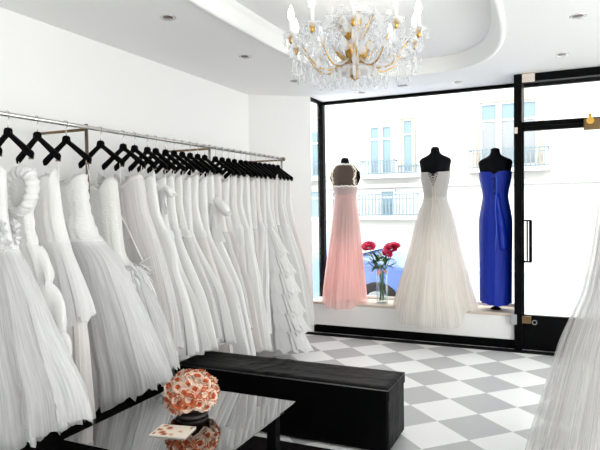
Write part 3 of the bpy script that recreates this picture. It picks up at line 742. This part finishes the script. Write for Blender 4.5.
def fancy_rose(R_, seed):
    rng = random.Random(seed); out = MB(); inn = MB()
    def pt(mb, ax_, base_r, h, w, lean, curl):
        ph = rng.uniform(0,6)
        def f(u,v):
            a = ax_+(u-.5)*w*(.5+.5*v)
            r_ = R_*(base_r+lean*v+curl*v*v*(.5+abs(u-.5)))
            z = R_*(h*sin(v*PI*.55)-.18*(2*abs(u-.5))**2*v+.10*sin(5*u*PI+ph)*v)
            return (r_*cos(a),r_*sin(a),z)
        mb.grid(f,5,4)
    for lay,(n,br,h,w,ln,cu) in enumerate(((6,.35,.45,1.4,.55,.25),(5,.3,.75,1.5,.32,.22),(4,.22,.95,1.7,.16,.2))):
        for k in range(n): pt(out,2*PI*k/n+lay*.5+rng.uniform(-.25,.25),br,h*rng.uniform(.85,1.15),w,ln,cu)
    for lay,(n,br,h,w,ln,cu) in enumerate(((4,.14,1.0,1.9,.16,.1),(3,.06,1.08,2.2,.09,.06))):
        for k in range(n): pt(inn,2*PI*k/n+lay*.8,br,h,w,ln,cu)
    inn.ball((0,0,R_*.45),R_*.3,8,5)
    return out, inn
protos = []
for q,(a_,b_) in enumerate(((m_cream,m_coral),(m_coral,m_cream),(m_cream,m_coral))):
    ou,inn = fancy_rose(.040,q+3); protos.append((ou,inn,a_,b_,[]))
nr = 52
for k in range(nr):
    zc = 1-2*(k+.5)/nr*.72; t = k*2.39996; r_ = math.sqrt(max(0,1-zc*zc))
    n = Vector((r_*cos(t),r_*sin(t),zc)); q = (0,1,2,0,2)[k%5]; ou,inn,a_,b_,st_ = protos[q]
    if not st_:
        o = ou.build('rose',a_,rb,True); c = inn.build('rose_centre',b_,o,True); st_ += [o,c]
    else:
        o = st_[0].copy(); C.objects.link(o); o.parent = rb
        c = st_[1].copy(); C.objects.link(c); c.parent = o
    o.location = Vector((0,0,RB+.002))+Vector((n.x*RB*.93,n.y*RB*.93,n.z*RB*.84))
    rk_ = random.Random(k)
    o.rotation_mode = 'QUATERNION'; o.rotation_quaternion = (n+Vector((rk_.uniform(-.25,.25),rk_.uniform(-.25,.25),rk_.uniform(-.1,.25)))).to_track_quat('Z','Y') @ Vector((0,0,1)).rotation_difference(Vector((0,0,1)))
    s_ = rk_.uniform(.75,1.1); o.scale = (s_,s_,s_)

# card
def card_mat():
    m = M('printed_card',(.82,.76,.68),.45); nt = m.node_tree; N = nt.nodes; L = nt.links
    tc = N.new('ShaderNodeTexCoord'); n = N.new('ShaderNodeTexVoronoi'); n.inputs['Scale'].default_value = 26
    n2 = N.new('ShaderNodeTexNoise'); n2.inputs['Scale'].default_value = 18
    L.new(tc.outputs['Object'],n.inputs['Vector']); L.new(tc.outputs['Object'],n2.inputs['Vector'])
    sb = N.new('ShaderNodeMath'); sb.operation = 'ADD'; L.new(n.outputs['Distance'],sb.inputs[0]); L.new(n2.outputs['Fac'],sb.inputs[1])
    cr = N.new('ShaderNodeValToRGB'); e = cr.color_ramp.elements
    e[0].position = .68; e[0].color = (.25,.035,.015,1); e[1].position = 1.0; e[1].color = (.80,.72,.62,1)
    x = e.new(.86); x.color = (.62,.26,.12,1)
    L.new(sb.outputs[0],cr.inputs[0]); L.new(cr.outputs[0],N['Principled BSDF'].inputs['Base Color'])
    return m
cd = thing('gift_card', 'small printed card with orange flowers lying beside the rose ball', 'card', (-1.535,1.99,TZ), .2)
MB().box(-.083,.083,-.062,.062,.0005,.006).build('sleeve', M('card_edge',(.75,.68,.6),.5), cd)
MB().box(-.074,.074,-.053,.053,.006,.0068).build('printed_face', card_mat(), cd)

# ------------------------------------------------------------------ mannequins and window gowns
def loft(mb, secs, nth=48, cap=True):        # secs: (z, cx, cy, a, b)
    mb.grid(lambda u,v: (lambda s_: (s_[1]+s_[3]*cos(2*PI*u), s_[2]+s_[4]*math.copysign(abs(sin(2*PI*u))**.9,sin(2*PI*u)), s_[0]))(secs[round(v*(len(secs)-1))]), nth, len(secs)-1, True)
    n = nth; m = len(secs)
    if cap: mb.f += [tuple(len(mb.v)-n*m+k for k in range(n-1,-1,-1)), tuple(len(mb.v)-n+k for k in range(n))]
    return mb
def sample(secs, n):
    zs = [secs[0][0]+(secs[-1][0]-secs[0][0])*k/(n-1) for k in range(n)]
    d = sorted(secs, key=lambda q:-q[0]); out = []
    for z in zs: out.append((z,)+tuple(sinterp([(q[0],q[c]) for q in d],z,.012) for c in range(1,5)))
    return out
def mannequin(x, y, top, zbase, label, arms=False, sw=.168, base_r=.11):
    m = thing('mannequin', label, 'mannequin', (x,y,zbase)); t = top-zbase
    secs = [(t-.98,0,0,.10,.075),(t-.90,0,0,.145,.10),(t-.78,0,0,.155,.11),(t-.66,0,0,.13,.095),(t-.52,0,0,.105,.082),(t-.42,0,.0,.12,.09),(t-.30,0,.0,.142,.105),(t-.22,0,0,.15,.095),(t-.17,0,0,sw-.008,.08),(t-.14,0,0,sw,.07),(t-.115,0,0,sw-.012,.062),(t-.095,0,0,.115,.055),(t-.075,0,0,.065,.05),(t-.05,0,0,.047,.046),(t-.012,0,0,.043,.043),(t-.003,0,0,.035,.035)]
    loft(MB(), sample(secs,60)).build('torso', m_form, m, True)
    MB().lathe([(.036,t-.004),(.036,t-.001),(.025,t+.006),(.001,t+.008)],20).build('neck_cap', m_black, m, True)
    MB().tube([(0,0,.02),(0,0,t-.97)],.014,12).build('pole', m_black, m, True)
    MB().lathe([(.001,0),(base_r,0),(base_r,.012),(.03,.024),(.014,.03)],28).build('stand_base', m_black, m, True)
    if arms:
        for s_ in (-1,1):
            MB().tube([(s_*(sw-.045),0,t-.145),(s_*(sw-.014),0,t-.165),(s_*(sw+.0),0,t-.22),(s_*(sw-.006),0,t-.28)],[.028,.034,.030,.012],14).build('arm_stub', m_form, m, True)
    return m
def dress_sheet(secs, ztop, zbot, name, mat, par, rng, amp, base, nth=140, nv=40, fp=.9):
    """secs (z, cx, cy, half width, front depth, back depth); front faces -y"""
    d = sorted(secs, key=lambda q:-q[0]); fr2 = random.Random(base*3+5); f = folds(fr2,base); g2 = folds(fr2,base*2+1)
    zt_ = ztop if callable(ztop) else (lambda t: ztop); zb_ = zbot if callable(zbot) else (lambda t: zbot)
    def fn(u,v):
        t = 2*PI*u; z = lerp(zt_(t),zb_(t),v)
        cx,cy,a,bf,bb = [sinterp([(q[0],q[c]) for q in d],z,.03) for c in range(1,6)]
        A = lerp(amp[0],amp[1],v**fp); k = 1+A*(.75*f(t)+.25*g2(t+.1*v))
        s_ = sin(t)
        return (cx+a*cos(t)*k, cy+(bf if s_<0 else bb)*s_*k, z)
    return sheet_uv(MB().grid(fn,nth,nv,True).build(name, mat, par, True), nth, nv)
LY = 5.945
# pink
px_, pt_ = -2.146, 1.935
mannequin(px_, LY, pt_, ZS, 'black dress form with arm stubs wearing the pink gown in the window', True, .15)
pg = thing('evening_gown', 'pink chiffon evening gown with dark sheer beaded back on the window mannequin', 'dress', (px_,LY,0))
rng = random.Random(21)
bs = [(1.875,0,0,.092,.062,.062),(1.84,0,0,.118,.072,.072),(1.80,0,0,.140,.083,.083),(1.74,0,0,.155,.102,.102),(1.66,0,0,.150,.112,.112),(1.58,0,0,.130,.10,.10),(1.50,0,0,.122,.098,.098),(1.42,0,0,.128,.10,.10),(1.30,0,0,.145,.115,.115),(1.13,0,0,.162,.15,.125),(.80,0,-.02,.198,.20,.13),(.5,0,-.03,.226,.27,.13),(.3,0,-.03,.24,.29,.13)]
dress_sheet(bs, 1.872, 1.60, 'sheer_back', m_mesh, pg, rng, (0,0), 5, 64, 14)
dress_sheet([(z,a,b,c+.003,d_+.003,e+.003) for z,a,b,c,d_,e in bs], 1.615, 1.52, 'waistband', m_pink, pg, rng, (.008,.008), 9, 96, 8)
hemp = lambda t: ZS+.012-(.055*sm((-sin(t)-.52)/.3))+.003*sin(13*t)
dress_sheet(bs, 1.525, lambda t: ZS+.05+.005*sin(5*t), 'lining_skirt', m_pink, pg, rng, (.01,.10), 11, 140, 40)
dress_sheet([(z,a,b,c*1.04,d_*1.05,e*1.04) for z,a,b,c,d_,e in bs], 1.525, hemp, 'chiffon_skirt', m_pinknet, pg, rng, (.01,.10), 11, 200, 44)
bd_ = MB(); gd2 = MB(); rr = random.Random(8)
def onb(t,z):
    q = sorted(bs,key=lambda q:-q[0]); a = sinterp([(k[0],k[3]) for k in q],z,.03); b = sinterp([(k[0],k[4]) for k in q],z,.03)
    return (a*1.01*cos(t),b*1.03*sin(t),z)
gd = MB()
for k in range(40):
    t = PI+PI*k/39
    for z_,r_ in ((1.868-.006*abs(cos(t)),.009),(1.622,.009)): bd_.ball(onb(t,z_+rr.uniform(-.006,.006)),r_,6,4)
for k in range(26):
    z = lerp(1.85,1.64,k/25)
    for t0 in (PI+.5-.12*sin(k/4),2*PI-.5+.12*sin(k/4)):
        ((gd if t0 < 1.5*PI else gd2) if k%3 == 1 else bd_).ball(onb(t0+rr.uniform(-.07,.07),z),.0105,6,4)
        bd_.ball(onb(t0+rr.uniform(-.22,.22),z),.005,6,4)
bd_.build('bead_trim', m_bead, pg, True); gd.build('gold_bead_trim', m_gold, pg, True); gd2.build('gold_bead_trim', m_gold, pg, True)

# white ballgown
wx, wt = -1.15, 2.0
mannequin(wx, LY, wt, ZS, 'black dress form wearing the white laced ballgown in the window centre', False, .166)
wg = thing('ball_gown', 'ivory strapless ballgown with laced back on the middle window mannequin', 'dress', (wx,LY,0))
rng = random.Random(22)
ws = [(1.76,0,0,.156,.112,.112),(1.68,0,0,.150,.115,.115),(1.58,0,0,.128,.103,.103),(1.49,0,0,.118,.097,.097),(1.42,0,0,.135,.115,.105),(1.33,0,-.01,.175,.16,.12),(1.2,0,-.02,.21,.20,.13),(.83,0,-.03,.295,.31,.135),(.5,0,-.05,.385,.42,.14),(.3,0,-.05,.445,.44,.15),(.15,0,-.05,.47,.46,.15)]
V = lambda t: .035*math.exp(-((t-1.5*PI)/.16)**2)
dress_sheet(ws, lambda t: 1.752-.012*abs(sin(t))-V(t)*.25, 1.455, 'bodice', m_ivory, wg, rng, (.006,.012), 9, 96, 18)
hemw = lambda t: ZS+.012-.145*sm((-sin(t)-.50)/.35)+.008*sin(9*t+1)+.004*sin(23*t)
dress_sheet([(z,a,b,c*.92,d_*.92,e*.92) for z,a,b,c,d_,e in ws], 1.47, lambda t: max(hemw(t)+.04, ZS+.02 if -sin(t)<.62 else 0), 'underskirt', m_ivory, wg, rng, (.015,.08), 10, 140, 40)
dress_sheet(ws, 1.475, hemw, 'organza_skirt', cloth_mat('ivory_organza',(.94,.92,.89),.65,.22,.7,(14,.15),24), wg, rng, (.02,.08), 10, 220, 50)
lk = MB()
def wb(dx,z): 
    q = sorted(ws,key=lambda q:-q[0]); a = sinterp([(k[0],k[3]) for k in q],z,.03); b = sinterp([(k[0],k[4]) for k in q],z,.03)
    return (dx,-b*math.sqrt(max(0,1-(dx/a)**2))-.004,z)
bk = MB(); bk.grid(lambda u,v: wb((u-.5)*2*(.054*(1-v)+.002), lerp(1.738,1.60,v)),4,8); bk.build('back_gap', m_form, wg, True, solid=.004)
for k in range(5):
    z0_ = 1.732-.024*k; z1_ = z0_-.024; h0_ = .056*(1-k/5.2); h1_ = .056*(1-(k+1)/5.2)
    for s_ in (-1,1):
        p0,p1 = wb(s_*h0_,z0_),wb(-s_*h1_,z1_); lk.tube([(p0[0],p0[1]-.004,p0[2]),(p1[0],p1[1]-.004,p1[2])],.0042,6)
lk.build('lacing', m_ivory, wg, True)
tl = MB()
for dx in (-.012,.014):
    tl.tube([(dx+.01*sin(6*k/9),(lambda z: wb(0,z)[1]+sinterp([(q[0],q[2]) for q in ws],z)-.012-.01*k/9)(1.60-.75*k/9),1.60-.75*k/9) for k in range(10)],.004,6)
tl.build('lace_tail', M('lace_cord',(.75,.66,.58),.7), wg, True)

# blue column gown
bx, bt = -.556, 1.955
mannequin(bx, LY, bt, ZS, 'black dress form wearing the blue gown beside the door post', False, .165, .05)
bg = thing('sheath_gown', 'cobalt blue strapless satin column gown on the window mannequin by the door', 'dress', (bx,LY,0))
rng = random.Random(23)
us = [(1.72,0,0,.158,.112,.112),(1.64,0,0,.150,.115,.115),(1.54,0,0,.128,.103,.103),(1.47,0,0,.120,.098,.098),(1.38,0,0,.138,.112,.11),(1.25,0,0,.160,.13,.12),(1.1,0,0,.160,.13,.12),(.8,0,0,.155,.135,.125),(.42,0,-.01,.152,.15,.13)]
dress_sheet(us, lambda t: 1.715+.012*abs(sin(2*t))-V(t)*.6, 1.44, 'bodice', m_blue, bg, rng, (.01,.02), 11, 96, 18)
dress_sheet(us, 1.45, lambda t: .415+.012*sin(2*t+1)+.004*sin(11*t), 'skirt', m_blue, bg, rng, (.005,.05), 6, 140, 40)
def ub(dx,z):
    q = sorted(us,key=lambda q:-q[0]); a = sinterp([(k[0],k[3]) for k in q],z,.03); b = sinterp([(k[0],k[4]) for k in q],z,.03)
    return (dx,-b*1.03*math.sqrt(max(0,1-(dx/a)**2))-.006,z)
MB().grid(lambda u,v: (lambda p:(p[0],p[1]-.012*sin(PI*u)-.006*sin(5*PI*v),p[2]))(ub(.02+.085*v+(u-.5)*.05*(1+.8*v),lerp(1.50,.95,v))),6,20).build('side_drape', m_blue, bg, True, solid=.004)
MB().tube([(lambda p:(p[0]+.006*sin(k),p[1]-.012,p[2]))(ub(.018,1.70-.75*k/11)) for k in range(12)],.0055,6).build('lace_tail', M('blue_cord',(.02,.08,.55),.4), bg, True)
MB().ball(ub(.02,1.475)[:2]+(1.475,),.013,10,6).build('brooch', m_gold, bg, True)
lk = MB()
for k in range(5):
    z0_ = 1.69-.035*k
    for s_ in (-1,1): lk.tube([ub(s_*.022,z0_),ub(-s_*.022,z0_-.035)],.0035,5)
lk.build('lacing', M('blue_cord_dark',(.01,.03,.3),.4), bg, True)

# tulle gown at the right edge
gx, gy = .372, 3.115
mannequin(gx, gy, 1.86, 0, 'black dress form inside the tulle gown at the right edge', False, .150, .15)
rgn = thing('tulle_gown', 'sheer white tulle gown flaring into the right edge of the room', 'dress', (gx,gy,0))
rng = random.Random(31)
rs = [(1.62,0,0,.16,.12,.12),(1.50,0,0,.165,.13,.13),(1.40,0,0,.185,.16,.16),(1.15,0,0,.215,.2,.2),(.95,0,0,.255,.25,.25),(.72,0,0,.345,.34,.34),(.48,0,0,.41,.41,.41),(.22,0,0,.48,.48,.48),(.03,0,0,.52,.52,.52)]
dress_sheet([(z,a,b,c*.86,d_*.86,e*.86) for z,a,b,c,d_,e in rs], 1.6, 1.3, 'bodice', m_lace, rgn, rng, (.005,.01), 9, 96, 14)
dress_sheet([(z,a,b,c*.55,d_*.55,e*.55) for z,a,b,c,d_,e in rs], 1.3, .06, 'underskirt', m_under, rgn, rng, (.01,.08), 15, 160, 40)
for sc,am in ((.80,.08),(.90,.08),(1.0,.08)):
    dress_sheet([(z,a,b,c*sc,d_*sc,e*sc) for z,a,b,c,d_,e in rs], 1.58, lambda t,sc=sc: .02+.02*(1-sc)*5+.006*sin(19*t), 'tulle_layer', m_veil, rgn, rng, (.01,am), 15, 240, 44)

# ------------------------------------------------------------------ vase with flowers
vx, vy = -1.73, 5.93
va = thing('flower_vase', 'clear glass vase standing on the window ledge between pink and white gowns', 'vase', (vx,vy,ZS))
MB().lathe([(.001,.0),(.062,0),(.064,.01),(.064,.36),(.060,.36),(.058,.02),(.001,.02)],28,cap=False).build('glass', m_vase, va, True)
MB().lathe([(.001,.022),(.056,.022),(.056,.22),(.001,.22)],24).build('water', glass_mat('vase_water',(.88,.93,.93),1.33), va, True)
bq = thing('flower_bouquet', 'crimson peonies and green leaves standing in the glass vase', 'flowers', (vx,vy,ZS))
rr = random.Random(12)
heads = [(-.138,-.02,.615,.072),(.115,-.03,.60,.075),(.155,-.04,.63,.06),(.07,-.05,.55,.055)]
hp = None
for hxx,hyy,hz,hr in heads:
    MB().tube([(hxx*-.15,hyy*.3,.03),(hxx*.1,hyy*.3,.3),(hxx*.65,hyy,.48),(hxx,hyy,hz)],.004,6).build('stem', m_stem, bq, True)
    if hp is None: hp = rose_pair(bq,.072,m_red,m_red,'peony'); o = hp
    else:
        o = hp.copy(); C.objects.link(o); o.parent = bq
        c = hp.children[0].copy(); C.objects.link(c); c.parent = o
    o.location = (hxx,hyy,hz-.02); o.rotation_euler = (rr.uniform(.3,.9),rr.uniform(-.4,.6)+hxx,0); o.scale = (hr/.072,)*3
for k in range(70):
    t = rr.uniform(0,2*PI); R_ = rr.uniform(.02,.10); c = (R_*cos(t)+rr.uniform(-.04,.05),R_*.5*sin(t)-.01,rr.uniform(.36,.50))
    mb = MB(); leafpatch(mb,c,(cos(t)+rr.uniform(-.3,.3),.45*sin(t),rr.uniform(-.1,.9)),rr.uniform(.09,.15),rr.uniform(.035,.055),rr.uniform(-.6,.2))
    mb.v = [(v_[0],max(-.14,min(.13,v_[1])),v_[2]) for v_ in mb.v]
    mb.build('leaf', m_green, bq, True)
for k in range(5):
    mb = MB(); t = k*1.3; mb.tube([(.02*cos(t),.02*sin(t),.03),(.03*cos(t+2),.03*sin(t+2),.38)],.0035,6); mb.build('stem', m_stem, bq, True)
for k in range(3):
    mb = MB(); leafpatch(mb,(-.05+.04*k,-.06,.37),(-.5+.5*k,-.2,-.2),.06,.05,-.4); mb.build('petal', M('salmon_petal',(.9,.42,.36),.6), bq, True)

# ------------------------------------------------------------------ street outside
tag(MB().box(-20,14,YW+.15,7.0,-.14,-.10).build('ground_pavement', m_pave), kind='structure')
tag(MB().box(-20,14,7.0,13.2,-.30,-.22).build('ground_road', m_asphalt), kind='structure')
tag(MB().box(-20,14,7.0,7.12,-.30,-.10).build('ground_kerb', M('granite_kerb',(.7,.7,.7),.8)), kind='structure')
tag(MB().box(-20,14,13.2,16.0,-.30,-.10).build('ground_far_pavement', m_pave), kind='structure')
FY = 16.0; kf = FY/14
def fz(z): return 1.4+(z-1.4)*kf
bl = thing('apartment_building', 'pale stone apartment building across the street with balconies', 'building', (0,0,-.1))
MB().box(-16,10,FY,FY+.6,0,11).build('wall', m_stone, bl)
MB().box(-16,10,FY-.12,FY,fz(4.55),fz(4.75)).build('cornice', m_stone, bl)
MB().box(-16,10,FY-.10,FY,fz(1.95),fz(2.05)).build('string_course', m_stone, bl)
def fwin(x0,x1,z0,z1,leaf=2,surround=None,glass=m_blindglass,blind=False):
    x0*=kf; x1*=kf; z0=fz(z0)+.1; z1=fz(z1)+.1; t_=.06
    mb = MB().box(x0,x0+t_,FY-.05,FY,z0,z1).box(x1-t_,x1,FY-.05,FY,z0,z1).box(x0,x1,FY-.056,FY,z1-t_,z1).box(x0,x1,FY-.056,FY,z0,z0+t_).box(x0+.01,x1-.01,FY-.046,FY,lerp(z0,z1,.72)-.025,lerp(z0,z1,.72)+.025)
    for k in range(1,leaf):
        xm = lerp(x0,x1,k/leaf); mb.box(xm-.07,xm+.07,FY-.061,FY,z0+.01,z1-.01)
    w = mb.build('window', m_frame_white, bl)
    MB().box(x0+.02,x1-.02,FY-.02,FY-.005,z0+.02,z1-.02).build('pane', glass, w)
    if blind: MB().box(x0+.05,x1-.05,FY-.03,FY-.02,z0+.02,lerp(z0,z1,.7)).build('blind', m_shade, w)
    if surround:
        s_ = surround; MB().box(x0-s_,x0,FY-.10,FY,z0-.1,z1+s_).box(x1,x1+s_,FY-.10,FY,z0-.1,z1+s_).box(x0,x1,FY-.10,FY,z1,z1+s_).build('window_surround', m_stone2, bl)
def frail(x0,x1,z0,z1,n):
    x0*=kf; x1*=kf; z0=fz(z0)+.1; z1=fz(z1)+.1
    mb = MB().box(x0,x1,FY-.32,FY-.29,z1-.03,z1).box(x0,x1,FY-.32,FY-.29,z0,z0+.03).box(x0,x1,FY-.32,FY-.29,z0+(z1-z0)*.75,z0+(z1-z0)*.75+.02)
    for k in range(n+1):
        x = lerp(x0,x1,k/n); mb.box(x-.012,x+.012,FY-.32,FY-.295,z0,z1)
    mb.box(x0,x0+.03,FY-.32,FY,z1-.03,z1).box(x1-.03,x1,FY-.32,FY,z1-.03,z1)
    mb.build('balcony_railing', m_iron, bl)
    MB().box(x0-.05,x1+.05,FY-.36,FY,z0-.12,z0-.01).build('balcony_slab', m_stone, bl)
fwin(-4.38,-3.76,2.2,3.45,2); frail(-4.55,-3.65,2.2,2.55,12)
fwin(-3.52,-3.22,2.2,3.56,1,.04); frail(-3.56,-3.1,2.2,2.4,6)
fwin(-1.65,-.38,2.28,3.78,3,.10,m_blindglass,True); frail(-1.86,-.15,2.25,2.68,18)
fwin(-6.3,-5.75,2.2,3.45,2); frail(-6.45,-5.6,2.2,2.55,10)
fwin(-7.9,-7.3,2.2,3.45,2)
fwin(1.2,2.4,2.28,3.78,3,.12,m_blindglass,True); frail(1.0,2.6,2.25,2.68,18)
fwin(-4.12,-3.70,1.1,1.82,1); fwin(-6.1,-5.76,1.05,1.86,1); fwin(-5.45,-4.95,1.1,1.82,1)
frail(-4.85,-3.1,1.16,1.70,20)
fwin(3.4,4.4,.2,1.7,2)

car = thing('parked_car', 'blue hatchback parked in the street behind the window flowers', 'car', (-3.4,7.98,-.22))
body = [(-1.9,.35),(-1.95,.62),(-1.85,.92),(-1.2,.98),(.55,.98),(1.0,.93),(1.75,.80),(1.95,.62),(1.95,.33),(1.6,.25),(-1.6,.25)]
MB().prism(body,-.82,.82).build('body', m_car, car, bevel=.05)
def cabin(inset, z0, z1, pts):
    mb = MB(); lo = [(pts[0],z0),(pts[3],z0)]; hi = [(pts[1],z1),(pts[2],z1)]
    vs = [(pts[0],-.78,z0),(pts[3],-.78,z0),(pts[3],.78,z0),(pts[0],.78,z0),(pts[1],-.62,z1),(pts[2],-.62,z1),(pts[2],.62,z1),(pts[1],.62,z1)]
    return mb.add(vs,[(0,3,2,1),(4,5,6,7),(0,1,5,4),(1,2,6,5),(2,3,7,6),(3,0,4,7)])
cabin(0,.97,1.40,(-1.75,-1.35,.25,1.0)).build('glasshouse', m_carglass, car, bevel=.03)
MB().box(-1.38,.28,-.63,.63,1.39,1.45).build('roof', M('bleached_roof',(.75,.8,.85),.3), car, bevel=.03)  # blue car's roof coloured pale, the bleached highlight put into the paint
MB().tube([(-.45,-.785,.96),(-.45,-.63,1.41)],.03,8).build('pillar', m_car, car)
MB().tube([(1.0,-.78,.97),(.27,-.62,1.41)],.03,8).build('windscreen_pillar', M('bleached_pillar',(.75,.8,.82),.3), car)  # pillar coloured pale for the bleached highlight beside the windscreen
MB().box(.62,.80,-1.0,-.82,.98,1.10).build('mirror', m_tyre, car, bevel=.03)
for x in (-1.25,1.25):
    for s_ in (-1,1):
        wh = MB().tube([(x,s_*.66,.31),(x,s_*.84,.31)],.31,24).build('wheel', m_tyre, car, bevel=.02)
        MB().tube([(x,s_*.835,.31),(x,s_*.85,.31)],.19,18).build('hub_cap', m_steel, wh)
MB().box(1.88,1.98,-.7,.7,.36,.52).build('bumper', m_tyre, car, bevel=.02)
MB().box(1.80,1.93,-.78,-.5,.62,.76).build('headlamp', m_white_plastic, car, bevel=.02)

# ------------------------------------------------------------------ light
W = bpy.data.worlds.new('sky'); S.world = W; W.use_nodes = True
bgn = W.node_tree.nodes['Background']; bgn.inputs['Color'].default_value = (1,.985,.965,1); bgn.inputs['Strength'].default_value = 4.0
sn = bpy.data.lights.new('sun','SUN'); sn.energy = 2.0; sn.angle = .01; sn.color = (1,.97,.92)
so = bpy.data.objects.new('sun', sn); C.objects.link(so)
so.rotation_euler = Vector((.30,1,-1.15)).to_track_quat('-Z','Y').to_euler()
def portal(name, loc, rot, sx, sy):
    l = bpy.data.lights.new(name,'AREA'); l.shape = 'RECTANGLE'; l.size = sx; l.size_y = sy
    l.cycles.is_portal = True
    o = bpy.data.objects.new(name, l); C.objects.link(o); o.location = loc; o.rotation_euler = rot
portal('added_window_portal',(XR+.12,1.2,1.44),(0,PI/2,0),2.3,6.8)  # guides skylight through the added window in the right wall
portal('front_window',(-1.0,YW+.2,1.3),(-PI/2,0,0),3.6,2.6)
for k in range(NA):
    l = bpy.data.lights.new('candle_light','POINT'); l.energy = .10; l.color = (1,.93,.82); l.shadow_soft_size = .02
    o = bpy.data.objects.new('candle_light', l); C.objects.link(o)
    a = 2*PI*k/NA; o.location = (CH[0]+(ax+.0)*cos(a),CH[1]+ax*sin(a),Z0+az+.20)

# ------------------------------------------------------------------ camera
F = Vector((-0.4143142,0.90958199,-0.03169131)); R2 = Vector((0.91013391,0.41406187,-0.01445783)); U2 = Vector((0.00002842,0.03483342,0.99939313))
cam = bpy.data.cameras.new('camera'); co = bpy.data.objects.new('camera', cam); C.objects.link(co)
m3 = Matrix((R2,U2,-F)).transposed().to_4x4(); m3.translation = (0,0,1.4); co.matrix_world = m3
cam.sensor_width = 36; cam.lens = 563.3/600*36; cam.clip_start = .05; cam.clip_end = 200
S.camera = co
v = S.view_settings; v.view_transform = 'Standard'; v.look = 'None'; v.exposure = .45; v.gamma = 1; v.use_curve_mapping = False
S.display_settings.display_device = 'sRGB'
cy = S.cycles
cy.max_bounces = 10; cy.diffuse_bounces = 6; cy.glossy_bounces = 4; cy.transmission_bounces = 6; cy.transparent_max_bounces = 24
cy.caustics_reflective = False; cy.caustics_refractive = False; cy.sample_clamp_indirect = 6; cy.use_denoising = True
